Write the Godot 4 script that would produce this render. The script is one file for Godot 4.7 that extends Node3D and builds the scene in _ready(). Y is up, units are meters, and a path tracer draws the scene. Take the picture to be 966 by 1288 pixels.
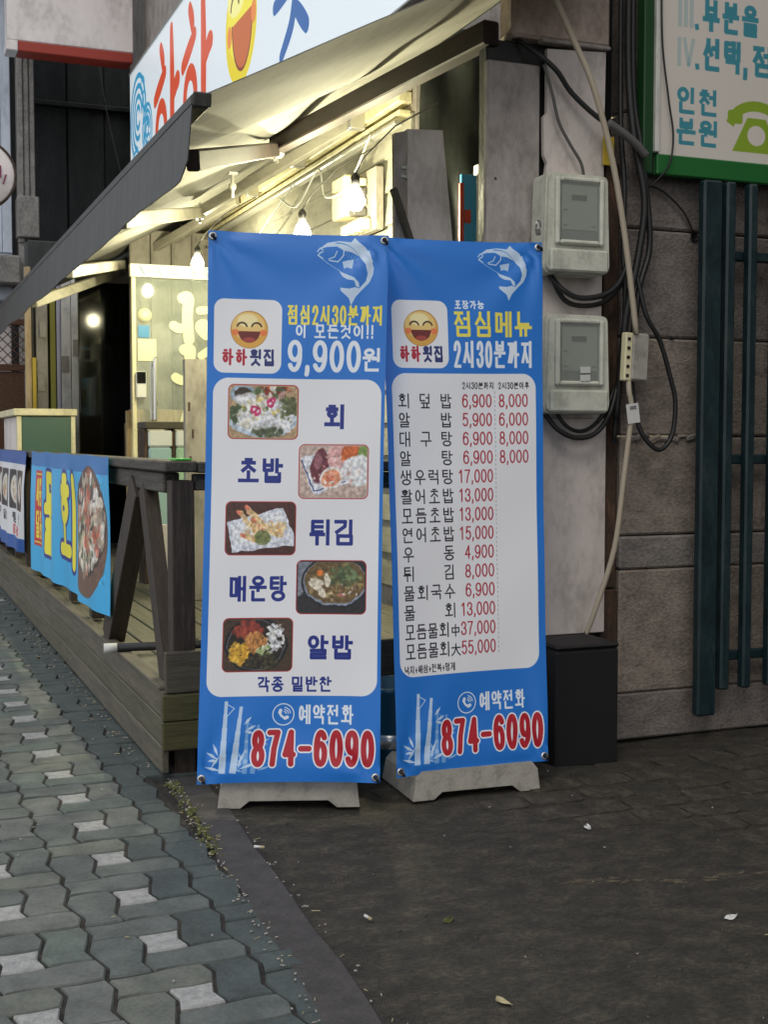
extends Node3D
# A seafood restaurant's terrace on a street corner at dusk, two menu banners in front of it.
# World frame: -Z runs up the street, +X runs from the street towards the restaurant, metres.

var rng := RandomNumberGenerator.new()
var M := {}
var box_cache := {}
var used_names := {}
var yard_height: Callable

# ---------------------------------------------------------------- naming and node helpers
func numbered(called: String) -> String:
	var n: int = used_names.get(called, 0)
	used_names[called] = n + 1
	return called if n == 0 else "%s_%03d" % [called, n]

func tag(o: Node3D, label: String, category: String, group := "", kind := "") -> Node3D:
	if label: o.set_meta("label", label)
	if category: o.set_meta("category", category)
	if group: o.set_meta("group", group)
	if kind: o.set_meta("kind", kind)
	return o

func thing(called: String, at: Vector3, label: String, category: String, group := "") -> Node3D:
	var o := Node3D.new()
	o.name = numbered(called)
	add_child(o)
	o.position = at
	return tag(o, label, category, group)

func setting(called: String, mesh: Mesh, mat: Material, at := Vector3.ZERO) -> MeshInstance3D:
	var o := MeshInstance3D.new()
	o.name = numbered(called)
	o.mesh = mesh
	o.material_override = mat
	add_child(o)
	o.position = at
	o.set_meta("kind", "structure")
	return o

func put(parent: Node3D, called: String, mesh: Mesh, mat: Material, xf := Transform3D()) -> MeshInstance3D:
	var o := MeshInstance3D.new()
	o.name = called if parent != self else numbered(called)
	o.mesh = mesh
	o.material_override = mat
	parent.add_child(o, true)
	o.global_transform = xf
	return o

func rot(deg: Vector3) -> Basis:
	return Basis.from_euler(Vector3(deg_to_rad(deg.x), deg_to_rad(deg.y), deg_to_rad(deg.z)))

func bx(parent: Node3D, called: String, lo: Vector3, hi: Vector3, mat: Material, bevel := 0.004, turn := Vector3.ZERO) -> MeshInstance3D:
	return put(parent, called, chamfer(hi - lo, bevel), mat, Transform3D(rot(turn), (lo + hi) / 2))

func cbx(parent: Node3D, called: String, c: Vector3, size: Vector3, mat: Material, turn := Vector3.ZERO, bevel := 0.004) -> MeshInstance3D:
	return put(parent, called, chamfer(size, bevel), mat, Transform3D(rot(turn), c))

func beam(parent: Node3D, called: String, a: Vector3, b: Vector3, w: float, h: float, mat: Material, bevel := 0.004) -> MeshInstance3D:
	var d := b - a
	var up := Vector3.UP if absf(d.normalized().y) < 0.95 else Vector3.RIGHT
	return put(parent, called, chamfer(Vector3(w, h, d.length()), bevel), mat, Transform3D(Basis.looking_at(d, up), (a + b) / 2))

func chamfer(size: Vector3, bev: float) -> Mesh:
	var key := "%.4f %.4f %.4f %.4f" % [size.x, size.y, size.z, bev]
	if box_cache.has(key): return box_cache[key]
	var st := SurfaceTool.new()
	st.begin(Mesh.PRIMITIVE_TRIANGLES)
	st.set_smooth_group(-1)
	var h := size / 2
	var b: float = minf(bev, 0.45 * minf(size.x, minf(size.y, size.z)))
	var face := func(axis: int, s: float) -> Array:
		var u := (axis + 1) % 3
		var v := (axis + 2) % 3
		var out := []
		for q in [[-1, -1], [1, -1], [1, 1], [-1, 1]]:
			var p := Vector3.ZERO
			p[axis] = s * h[axis]
			p[u] = q[0] * (h[u] - b)
			p[v] = q[1] * (h[v] - b)
			out.append(p)
		return out
	for axis in 3:
		for s in [-1.0, 1.0]:
			var f: Array = face.call(axis, s)
			var nn := Vector3.ZERO
			nn[axis] = s
			quad(st, f[0], f[1], f[2], f[3], nn)
	for axis in 3:
		var u := (axis + 1) % 3
		var v := (axis + 2) % 3
		for su in [-1.0, 1.0]:
			for sv in [-1.0, 1.0]:
				var pts := []
				for q in [[-1, 0], [1, 0], [1, 1], [-1, 1]]:
					var p := Vector3.ZERO
					p[axis] = q[0] * (h[axis] - b)
					p[u] = su * (h[u] - (b if q[1] == 0 else 0.0))
					p[v] = sv * (h[v] - (0.0 if q[1] == 0 else b))
					pts.append(p)
				var nn := Vector3.ZERO
				nn[u] = su
				nn[v] = sv
				quad(st, pts[0], pts[1], pts[2], pts[3], nn)
	for sx in [-1.0, 1.0]:
		for sy in [-1.0, 1.0]:
			for sz in [-1.0, 1.0]:
				var n := Vector3(sx, sy, sz)
				tri(st, Vector3(sx * h.x, sy * (h.y - b), sz * (h.z - b)), Vector3(sx * (h.x - b), sy * h.y, sz * (h.z - b)), Vector3(sx * (h.x - b), sy * (h.y - b), sz * h.z), n)
	st.generate_normals()
	var m := st.commit()
	box_cache[key] = m
	return m

func tri(st: SurfaceTool, a: Vector3, b: Vector3, c: Vector3, n: Vector3) -> void:
	if (b - a).cross(c - a).dot(n) > 0:
		var t := b
		b = c
		c = t
	for p in [a, b, c]:
		st.add_vertex(p)

func quad(st: SurfaceTool, a: Vector3, b: Vector3, c: Vector3, d: Vector3, n: Vector3) -> void:
	tri(st, a, b, c, n)
	tri(st, a, c, d, n)

func new_st(smooth := -1) -> SurfaceTool:
	var st := SurfaceTool.new()
	st.begin(Mesh.PRIMITIVE_TRIANGLES)
	st.set_smooth_group(smooth)
	return st

func done(st: SurfaceTool) -> Mesh:
	st.generate_normals()
	return st.commit()

func smooth_path(pts: Array, n := 6) -> Array:
	var out := []
	for i in pts.size() - 1:
		var p0: Vector3 = pts[maxi(i - 1, 0)]
		var p1: Vector3 = pts[i]
		var p2: Vector3 = pts[i + 1]
		var p3: Vector3 = pts[mini(i + 2, pts.size() - 1)]
		for k in n:
			out.append(p1.cubic_interpolate(p2, p0, p3, float(k) / n))
	out.append(pts[-1])
	return out

func tube_mesh(pts: Array, r: float, sides := 8, squash := 1.0) -> Mesh:
	var st := new_st(0)
	var rings := []
	for i in pts.size():
		var d: Vector3 = (pts[mini(i + 1, pts.size() - 1)] - pts[maxi(i - 1, 0)]).normalized()
		var side := d.cross(Vector3(0.31, 0.12, 0.94)).normalized()
		var up := side.cross(d)
		var ring := []
		for k in sides:
			var a := TAU * k / sides
			ring.append(pts[i] + side * cos(a) * r + up * sin(a) * r * squash)
		rings.append(ring)
	for i in rings.size() - 1:
		for k in sides:
			var k2 := (k + 1) % sides
			var mid: Vector3 = (rings[i][k] + rings[i][k2]) / 2 - pts[i]
			quad(st, rings[i][k], rings[i][k2], rings[i + 1][k2], rings[i + 1][k], mid)
	for e in [0, rings.size() - 1]:
		var n: Vector3 = (pts[0] - pts[1]) if e == 0 else (pts[-1] - pts[-2])
		for k in range(1, sides - 1):
			tri(st, rings[e][0], rings[e][k], rings[e][k + 1], n)
	return done(st)

func tube(parent: Node3D, called: String, pts: Array, r: float, mat: Material, n := 6, sides := 8) -> MeshInstance3D:
	var c := Vector3.ZERO
	var base: Vector3 = pts[0]
	var local := []
	for p in (smooth_path(pts, n) if n > 1 else pts): local.append(p - base)
	return put(parent, called, tube_mesh(local, r, sides), mat, Transform3D(Basis(), base + c))

func lathe(profile: Array, sides := 20) -> Mesh:
	var st := new_st(0)
	for i in profile.size() - 1:
		var a: Vector2 = profile[i]
		var b: Vector2 = profile[i + 1]
		for k in sides:
			var t0 := TAU * k / sides
			var t1 := TAU * (k + 1) / sides
			var e := Vector2(b.y - a.y, a.x - b.x)
			var n := Vector3(cos((t0 + t1) / 2) * e.x, e.y, sin((t0 + t1) / 2) * e.x)
			var A := Vector3(cos(t0) * a.x, a.y, sin(t0) * a.x)
			var B := Vector3(cos(t1) * a.x, a.y, sin(t1) * a.x)
			var C := Vector3(cos(t1) * b.x, b.y, sin(t1) * b.x)
			var D := Vector3(cos(t0) * b.x, b.y, sin(t0) * b.x)
			if a.x < 1e-5: tri(st, A, C, D, n)
			elif b.x < 1e-5: tri(st, A, B, C, n)
			else: quad(st, A, B, C, D, n)
	return done(st)

# extrude a 2D outline (x, y) by depth along z, front face at z = +depth/2
func prism(outline: PackedVector2Array, depth: float) -> Mesh:
	var st := new_st()
	var idx := Geometry2D.triangulate_polygon(outline)
	for s in [-1.0, 1.0]:
		for i in range(0, idx.size(), 3):
			var p := []
			for k in 3: p.append(Vector3(outline[idx[i + k]].x, outline[idx[i + k]].y, s * depth / 2))
			tri(st, p[0], p[1], p[2], Vector3(0, 0, s))
	var cw := Geometry2D.is_polygon_clockwise(outline)
	for i in outline.size():
		var a := outline[i]
		var b := outline[(i + 1) % outline.size()]
		var e := (b - a).orthogonal()
		if not cw: e = -e
		quad(st, Vector3(a.x, a.y, -depth / 2), Vector3(b.x, b.y, -depth / 2), Vector3(b.x, b.y, depth / 2), Vector3(a.x, a.y, depth / 2), Vector3(e.x, e.y, 0) * -1.0)
	return done(st)

# a hanging or stretched sheet: f(u, v) -> point; front print by UV, back plain, thin but closed
func sheet_mesh(f: Callable, nu: int, nv: int, thick: float, back_uv := Vector2(0.004, 0.5)) -> Mesh:
	var st := new_st(0)
	var P := []
	var N := []
	for j in nv + 1:
		for i in nu + 1:
			var u := float(i) / nu
			var v := float(j) / nv
			var p: Vector3 = f.call(u, v)
			var du: Vector3 = f.call(minf(u + 0.01, 1.0), v) - f.call(maxf(u - 0.01, 0.0), v)
			var dv: Vector3 = f.call(u, minf(v + 0.01, 1.0)) - f.call(u, maxf(v - 0.01, 0.0))
			P.append(p)
			N.append(dv.cross(du).normalized())
	for j in nv:
		for i in nu:
			var c := [j * (nu + 1) + i, j * (nu + 1) + i + 1, (j + 1) * (nu + 1) + i + 1, (j + 1) * (nu + 1) + i]
			var uv := [Vector2(float(i) / nu, float(j) / nv), Vector2(float(i + 1) / nu, float(j) / nv), Vector2(float(i + 1) / nu, float(j + 1) / nv), Vector2(float(i) / nu, float(j + 1) / nv)]
			for t in [[0, 1, 2], [0, 2, 3]]:
				for k in t:
					st.set_uv(uv[k])
					st.set_normal(N[c[k]])
					st.add_vertex(P[c[k]])
			for t in [[2, 1, 0], [3, 2, 0]]:
				for k in t:
					st.set_uv(back_uv)
					st.set_normal(-N[c[k]])
					st.add_vertex(P[c[k]] - N[c[k]] * thick)
	var rim := []
	for i in nu: rim.append([i, i + 1])
	for j in nv: rim.append([j * (nu + 1) + nu, (j + 1) * (nu + 1) + nu])
	for i in nu: rim.append([nv * (nu + 1) + nu - i, nv * (nu + 1) + nu - i - 1])
	for j in nv: rim.append([(nv - j) * (nu + 1), (nv - j - 1) * (nu + 1)])
	for e in rim:
		var a: Vector3 = P[e[0]]
		var b: Vector3 = P[e[1]]
		var a2: Vector3 = a - N[e[0]] * thick
		var b2: Vector3 = b - N[e[1]] * thick
		var nn: Vector3 = (b - a).cross(a2 - a).normalized()
		for p in [a, b2, b, a, a2, b2]:
			st.set_uv(back_uv)
			st.set_normal(nn)
			st.add_vertex(p)
	return st.commit()

# ---------------------------------------------------------------- a small drawing board for prints
class Board:
	var w: int
	var h: int
	var d := PackedByteArray()
	func _init(ww: int, hh: int, c: Color) -> void:
		w = ww
		h = hh
		var im := Image.create_empty(w, h, false, Image.FORMAT_RGB8)
		im.fill(c)
		d = im.get_data()
	func tex() -> ImageTexture:
		return ImageTexture.create_from_image(Image.create_from_data(w, h, false, Image.FORMAT_RGB8, d))
	func dot(x: int, y: int, c: Color, a: float) -> void:
		if a <= 0.0: return
		var i := (y * w + x) * 3
		a = minf(a, 1.0) * c.a
		d[i] = int(lerpf(d[i], c.r * 255.0, a))
		d[i + 1] = int(lerpf(d[i + 1], c.g * 255.0, a))
		d[i + 2] = int(lerpf(d[i + 2], c.b * 255.0, a))
	func rrect(x: float, y: float, ww: float, hh: float, r: float, c: Color) -> void:
		for py in range(maxi(0, int(y) - 1), mini(h, int(y + hh) + 2)):
			for px in range(maxi(0, int(x) - 1), mini(w, int(x + ww) + 2)):
				var qx := absf(px + 0.5 - x - ww / 2) - ww / 2 + r
				var qy := absf(py + 0.5 - y - hh / 2) - hh / 2 + r
				var dd := Vector2(maxf(qx, 0), maxf(qy, 0)).length() + minf(maxf(qx, qy), 0.0) - r
				dot(px, py, c, 0.5 - dd)
	func oval(cx: float, cy: float, rx: float, ry: float, ang: float, c: Color, soft := 1.0, clip := Rect2()) -> void:
		var m := maxf(rx, ry) + 2.0
		var ca := cos(ang)
		var sa := sin(ang)
		var x0 := maxi(0, int(cx - m))
		var x1 := mini(w, int(cx + m) + 1)
		var y0 := maxi(0, int(cy - m))
		var y1 := mini(h, int(cy + m) + 1)
		if clip.size.x > 0:
			x0 = maxi(x0, int(clip.position.x))
			x1 = mini(x1, int(clip.end.x))
			y0 = maxi(y0, int(clip.position.y))
			y1 = mini(y1, int(clip.end.y))
		var s := minf(rx, ry) / soft
		for py in range(y0, y1):
			for px in range(x0, x1):
				var dx := px + 0.5 - cx
				var dy := py + 0.5 - cy
				var u := (dx * ca + dy * sa) / rx
				var v := (-dx * sa + dy * ca) / ry
				dot(px, py, c, (1.0 - sqrt(u * u + v * v)) * s + 0.5)
	func seg(a: Vector2, b: Vector2, half: float, c: Color, flat := true) -> void:
		var ab := b - a
		var L := ab.length()
		if L < 0.01: return
		var t := ab / L
		for py in range(maxi(0, int(minf(a.y, b.y) - half) - 1), mini(h, int(maxf(a.y, b.y) + half) + 2)):
			for px in range(maxi(0, int(minf(a.x, b.x) - half) - 1), mini(w, int(maxf(a.x, b.x) + half) + 2)):
				var p := Vector2(px + 0.5, py + 0.5) - a
				var s := p.dot(t)
				var o := absf(p.cross(t)) - half
				var e := maxf(-s, s - L)
				var dd: float
				if flat: dd = maxf(o, e)
				else: dd = Vector2(p.dot(t) - clampf(s, 0, L), p.cross(t)).length() - half
				dot(px, py, c, 0.5 - dd)
	func line(pts: Array, wd: float, c: Color, round_ends := false) -> void:
		var half := wd / 2
		for i in pts.size() - 1:
			var first := i == 0
			var last := i == pts.size() - 2
			if round_ends or (not first and not last):
				seg(pts[i], pts[i + 1], half, c, false)
			else:
				var t: Vector2 = (pts[i + 1] - pts[i]).normalized() * half
				var A: Vector2 = pts[i] - t
				var B: Vector2 = pts[i + 1] + t
				seg(A if first else pts[i], B if last else pts[i + 1], half, c, true)
				if not last: oval(pts[i + 1].x, pts[i + 1].y, half, half, 0, c)
	func poly(pts: Array, c: Color) -> void:
		var lo := Vector2(1e9, 1e9)
		var hi := -lo
		for p in pts:
			lo = lo.min(p)
			hi = hi.max(p)
		var n := pts.size()
		for py in range(maxi(0, int(lo.y)), mini(h, int(hi.y) + 1)):
			for sub in 3:
				var yy := py + (sub + 0.5) / 3.0
				var xs := []
				for i in n:
					var a: Vector2 = pts[i]
					var b: Vector2 = pts[(i + 1) % n]
					if (a.y <= yy) != (b.y <= yy): xs.append(a.x + (yy - a.y) / (b.y - a.y) * (b.x - a.x))
				xs.sort()
				for k in range(0, xs.size() - 1, 2):
					for px in range(maxi(0, int(xs[k])), mini(w, int(xs[k + 1]) + 1)):
						var cov := clampf(minf(px + 1.0, xs[k + 1]) - maxf(px, xs[k]), 0.0, 1.0)
						dot(px, py, c, cov / (3.0 - sub) if sub else cov / 3.0)

const LEAD := "ㄱㄲㄴㄷㄸㄹㅁㅂㅃㅅㅆㅇㅈㅉㅊㅋㅌㅍㅎ"
const VOWEL := "ㅏㅐㅑㅒㅓㅔㅕㅖㅗㅘㅙㅚㅛㅜㅝㅞㅟㅠㅡㅢㅣ"
const TAIL := " ㄱㄲㄳㄴㄵㄶㄷㄹㄺㄻㄼㄽㄾㄿㅀㅁㅂㅄㅅㅆㅇㅈㅊㅋㅌㅍㅎ"

func arc(cx: float, cy: float, rx: float, ry: float, a0: float, a1: float, n := 14) -> Array:
	var out := []
	for i in n + 1:
		var a := deg_to_rad(lerpf(a0, a1, float(i) / n))
		out.append(Vector2(cx + cos(a) * rx, cy + sin(a) * ry))
	return out

func V(l: Array) -> Array:
	var out := []
	for i in range(0, l.size(), 2): out.append(Vector2(l[i], l[i + 1]))
	return out

func consonant(j: String, slant: bool) -> Array:
	match j:
		"ㄱ": return [V([0, 0, 1, 0, 0.95, 0.45, 0.1, 1])] if slant else [V([0, 0, 1, 0, 1, 1])]
		"ㄲ": return [V([0, 0, 0.42, 0, 0.4, 0.5, 0, 1]), V([0.55, 0, 1, 0, 0.97, 0.5, 0.5, 1])]
		"ㄴ": return [V([0, 0, 0, 1, 1, 1])]
		"ㄷ": return [V([1, 0, 0, 0, 0, 1, 1, 1])]
		"ㄹ": return [V([0, 0, 1, 0, 1, 0.5, 0, 0.5, 0, 1, 1, 1])]
		"ㅁ": return [V([0, 0, 1, 0, 1, 1, 0, 1, 0, -0.01])]
		"ㅂ": return [V([0, 0, 0, 1, 1, 1, 1, 0]), V([0, 0.5, 1, 0.5])]
		"ㅅ": return [V([0.5, 0, 0.48, 0.35, 0, 1]), V([0.5, 0.4, 1, 1])]
		"ㅇ": return [arc(0.5, 0.5, 0.5, 0.5, 0, 362, 24)]
		"ㅈ": return [V([0, 0, 1, 0]), V([0.52, 0.02, 0.48, 0.4, 0, 1]), V([0.5, 0.42, 1, 1])]
		"ㅊ": return [V([0.3, 0, 0.7, 0]), V([0, 0.28, 1, 0.28]), V([0.5, 0.3, 0.45, 0.6, 0, 1]), V([0.5, 0.6, 1, 1])]
		"ㅋ": return [V([0, 0, 1, 0, 0.95, 0.45, 0.1, 1]), V([0, 0.45, 0.95, 0.45])]
		"ㅌ": return [V([1, 0, 0, 0, 0, 1, 1, 1]), V([0, 0.5, 1, 0.5])]
		"ㅍ": return [V([0, 0, 1, 0]), V([0.28, 0, 0.28, 1]), V([0.72, 0, 0.72, 1]), V([0, 1, 1, 1])]
		"ㅎ": return [V([0.3, 0, 0.7, 0]), V([0, 0.27, 1, 0.27]), arc(0.5, 0.74, 0.38, 0.26, 0, 362, 20)]
	return []

func fit(strokes: Array, r: Rect2) -> Array:
	var out := []
	for s in strokes:
		var l := []
		for p in s: l.append(r.position + p * r.size)
		out.append(l)
	return out

# strokes of one character in the unit square
func glyph(ch: String) -> Array:
	var code := ch.unicode_at(0) - 0xAC00
	if code < 0 or code > 11171: return sign_strokes(ch)
	var L := LEAD[code / 588]
	var W := VOWEL[(code % 588) / 28]
	var T := TAIL[code % 28]
	var has := T != " "
	var bot := 0.54 if has else 1.0
	var out := []
	if W in "ㅏㅑㅓㅕㅣㅐㅒㅔㅖ":
		var vx := 0.75 if W in "ㅏㅑㅣ" else (0.66 if W in "ㅐㅒ" else 0.88)
		if W == "ㅣ": vx = 0.86
		var cw := {"ㅏ": 0.45, "ㅑ": 0.45, "ㅣ": 0.53, "ㅐ": 0.36, "ㅒ": 0.36, "ㅓ": 0.42, "ㅕ": 0.42, "ㅔ": 0.32, "ㅖ": 0.32}[W] as float
		var cr := Rect2(0.02, 0.06 if not has else 0.02, cw, (0.74 if not has else 0.46))
		out += fit(consonant(L, true), cr)
		var m := bot * 0.5
		match W:
			"ㅏ": out += [V([vx, 0, vx, bot]), V([vx, m, 1, m])]
			"ㅑ": out += [V([vx, 0, vx, bot]), V([vx, m * 0.65, 1, m * 0.65]), V([vx, m * 1.3, 1, m * 1.3])]
			"ㅣ": out += [V([vx, 0, vx, bot])]
			"ㅓ": out += [V([vx, 0, vx, bot]), V([0.62, m, vx, m])]
			"ㅕ": out += [V([vx, 0, vx, bot]), V([0.6, m * 0.65, vx, m * 0.65]), V([0.6, m * 1.3, vx, m * 1.3])]
			"ㅐ": out += [V([0.6, 0, 0.6, bot]), V([0.96, 0, 0.96, bot]), V([0.6, m, 0.96, m])]
			"ㅔ": out += [V([0.72, 0, 0.72, bot]), V([0.98, 0, 0.98, bot]), V([0.48, m, 0.72, m])]
			"ㅖ": out += [V([0.72, 0, 0.72, bot]), V([0.98, 0, 0.98, bot]), V([0.5, m * 0.65, 0.72, m * 0.65]), V([0.5, m * 1.3, 0.72, m * 1.3])]
	elif W in "ㅗㅛㅜㅠㅡ":
		var top := 0.5 if not has else 0.3
		out += fit(consonant(L, false), Rect2(0.18, 0, 0.64, top))
		var y := bot - 0.03
		match W:
			"ㅗ": out += [V([0.5, top + 0.08, 0.5, y]), V([0, y, 1, y])]
			"ㅛ": out += [V([0.33, top + 0.08, 0.33, y]), V([0.67, top + 0.08, 0.67, y]), V([0, y, 1, y])]
			"ㅡ": out += [V([0, y - 0.08, 1, y - 0.08])]
			"ㅜ": out += [V([0, top + 0.14, 1, top + 0.14]), V([0.5, top + 0.14, 0.5, 1.0 if not has else y + 0.06])]
			"ㅠ": out += [V([0, top + 0.14, 1, top + 0.14]), V([0.33, top + 0.14, 0.33, y]), V([0.67, top + 0.14, 0.67, y])]
	else:
		var h2 := 0.46 if not has else 0.28
		out += fit(consonant(L, false), Rect2(0.08, 0.02, 0.52, h2))
		var y2 := bot * 0.86 if not has else bot - 0.08
		if W in "ㅘㅙㅚ":
			out += [V([0.34, h2 + 0.1, 0.34, y2]), V([0, y2, 0.7, y2])]
		elif W == "ㅢ":
			out += [V([0, y2, 0.7, y2])]
		else:
			out += [V([0, h2 + 0.13, 0.7, h2 + 0.13]), V([0.34, h2 + 0.13, 0.34, bot])]
		var x := 0.95 if W in "ㅚㅟㅢㅝㅞ" else 0.82
		out += [V([x, 0, x, bot])]
		if W in "ㅘ": out += [V([x, bot * 0.5, 1, bot * 0.5])]
		if W == "ㅝ": out += [V([0.62, bot * 0.86, x, bot * 0.86])]
	if has:
		out += fit(consonant(T, false), Rect2(0.14, 0.655, 0.76, 0.345))
	return out

func sign_strokes(ch: String) -> Array:
	match ch:
		"0": return [arc(0.5, 0.5, 0.5, 0.5, 0, 362, 26)]
		"1": return [V([0.2, 0.2, 0.62, 0, 0.62, 1])]
		"2": return [arc(0.5, 0.28, 0.46, 0.28, 175, 375, 12) + V([0.05, 1, 1, 1])]
		"3": return [arc(0.48, 0.25, 0.44, 0.25, 180, 440, 14), arc(0.48, 0.74, 0.5, 0.26, 275, 540, 14)]
		"4": return [V([1, 0.7, 0, 0.7, 0.72, 0, 0.72, 1])]
		"5": return [V([0.95, 0, 0.18, 0, 0.08, 0.48]) + arc(0.48, 0.67, 0.5, 0.33, 218, 510, 16)]
		"6": return [arc(0.5, 0.68, 0.5, 0.32, 0, 362, 20), arc(0.55, 0.5, 0.55, 0.5, 165, 318, 14)]
		"7": return [V([0, 0, 1, 0, 0.55, 0.5, 0.36, 1])]
		"8": return [arc(0.5, 0.24, 0.42, 0.24, 0, 362, 20), arc(0.5, 0.74, 0.5, 0.26, 0, 362, 20)]
		"9": return [arc(0.5, 0.32, 0.5, 0.32, 0, 362, 20), arc(0.45, 0.5, 0.55, 0.5, -15, 138, 14)]
		",": return [V([0.55, 0.9, 0.55, 1.02, 0.3, 1.16])]
		".": return [V([0.45, 0.95, 0.55, 1])]
		"-": return [V([0, 0.52, 1, 0.52])]
		"+": return [V([0.1, 0.6, 0.9, 0.6]), V([0.5, 0.3, 0.5, 0.9])]
		"!": return [V([0.5, 0, 0.5, 0.68]), V([0.5, 0.93, 0.5, 0.99])]
		"中": return [V([0.1, 0.28, 0.9, 0.28, 0.9, 0.66, 0.1, 0.66, 0.1, 0.27]), V([0.5, 0, 0.5, 1])]
		"大": return [V([0, 0.33, 1, 0.33]), V([0.5, 0, 0.48, 0.4, 0.3, 0.75, 0, 1]), V([0.52, 0.35, 0.7, 0.75, 1, 1])]
		"I": return [V([0.5, 0, 0.5, 1])]
		"V": return [V([0, 0, 0.5, 1, 1, 0])]
	return []

func advance(ch: String) -> float:
	if ch in "0123456789-": return 0.62
	if ch in ",.": return 0.3
	if ch == " ": return 0.45
	if ch in "!I": return 0.36
	if ch == "+": return 0.6
	return 1.0

# write s into the box (x, y, w, h); outline draws a wider stroke first
func write(b: Board, s: String, x: float, y: float, w: float, h: float, wd: float, c: Color, outline := 0.0, oc := Color.WHITE, round_ends := false, mirror := false) -> void:
	var total := 0.0
	for ch in s: total += advance(ch)
	for pass_n in ([0, 1] if outline > 0 else [1]):
		var cx := x
		for ch in s:
			var cw := advance(ch) / total * w
			var pad := cw * 0.07
			for st in glyph(ch):
				var l := []
				for p in st:
					l.append(Vector2(cx + pad + wd / 2 + p.x * maxf(cw - 2 * pad - wd, 1.0), y + wd / 2 + p.y * (h - wd)))
				b.line(l, wd + 2 * outline if pass_n == 0 else wd, oc if pass_n == 0 else c, round_ends)
			cx += cw

func hexc(s: String, a := 1.0) -> Color:
	var c := Color(s)
	c.a = a
	return c

func draw_face(b: Board, cx: float, cy: float, rx: float, ry: float) -> void:
	b.oval(cx, cy, rx * 1.03, ry * 1.03, 0, hexc("a8783a"))
	b.oval(cx, cy, rx, ry, 0, hexc("dca548"))
	b.oval(cx - rx * 0.05, cy - ry * 0.18, rx * 0.9, ry * 0.78, 0, hexc("eac77a"), 2.5)
	b.oval(cx - rx * 0.1, cy - ry * 0.5, rx * 0.55, ry * 0.36, 0, hexc("fbeeb8", 0.8), 4.0)
	for s in [-1.0, 1.0]:
		b.oval(cx + s * rx * 0.76, cy + ry * 0.16, rx * 0.2, ry * 0.17, 0, hexc("ea6a3c", 0.75), 3.0)
		var l := []
		for p in arc(cx + s * rx * 0.4, cy - ry * 0.12, rx * 0.27, ry * 0.26, 195, 345, 8): l.append(p)
		b.line(l, rx * 0.09, hexc("3a2414"), true)
	var mouth := []
	for p in arc(cx, cy + ry * 0.1, rx * 0.6, ry * 0.62, 0, 180, 16): mouth.append(p)
	b.poly(mouth, hexc("6d1f1a"))
	b.oval(cx, cy + ry * 0.55, rx * 0.33, ry * 0.13, 0, hexc("a8433a"), 2.0)

func draw_fish(b: Board, x: float, y: float, w: float, h: float) -> void:
	var c := hexc("c9dcf2", 0.92)
	var f := func(l: Array) -> Array:
		var o := []
		for i in range(0, l.size(), 2): o.append(Vector2(x + (l[i] - 215.0) / 485.0 * w, y + (l[i + 1] - 40.0) / 560.0 * h))
		return o
	b.poly(f.call([232, 138, 300, 85, 400, 70, 500, 80, 530, 40, 560, 75, 620, 120, 640, 150, 650, 145, 670, 200, 685, 240, 680, 250, 695, 290, 690, 345, 660, 410, 600, 470, 545, 530, 510, 600, 490, 540, 420, 480, 415, 455, 490, 462, 540, 450, 575, 460, 630, 400, 645, 340, 625, 260, 570, 195, 500, 160, 440, 150, 380, 115, 300, 120]), c)
	b.line(f.call([216, 160, 240, 130, 275, 152, 240, 170, 222, 190, 262, 215]), w * 0.022, c, true)
	b.line(f.call([222, 190, 300, 250, 400, 310, 440, 340]), w * 0.014, hexc("c9dcf2", 0.6), true)
	b.poly(f.call([405, 320, 470, 345, 530, 370, 570, 410, 577, 452, 550, 445, 530, 395, 470, 385, 430, 360]), c)
	b.line(f.call([382, 155, 362, 200, 312, 220]), w * 0.02, c, true)
	b.line(f.call([440, 150, 436, 190, 390, 240, 320, 230]), w * 0.024, c, true)
	b.poly(f.call([428, 240, 470, 228, 525, 220, 510, 300, 470, 285, 442, 297]), hexc("c9dcf2", 0.75))
	for i in 5:
		b.line(f.call([470 + i * 22, 150 + i * 14, 455 + i * 20, 190 + i * 12]), w * 0.008, hexc("c9dcf2", 0.6), true)
	for i in 44:
		var t := i / 43.0
		var p := Vector2(lerpf(360, 640, t), 92 + 40 * t * t + 190 * t * t * t)
		b.line(f.call([p.x, p.y, p.x + 26 - 30 * t, p.y - 12 + 26 * t]), w * 0.009, hexc("2f78c4", 0.5), true)
	b.oval(x + w * 0.12, y + h * 0.2, w * 0.02, w * 0.02, 0, hexc("3c7cc0"))

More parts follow.
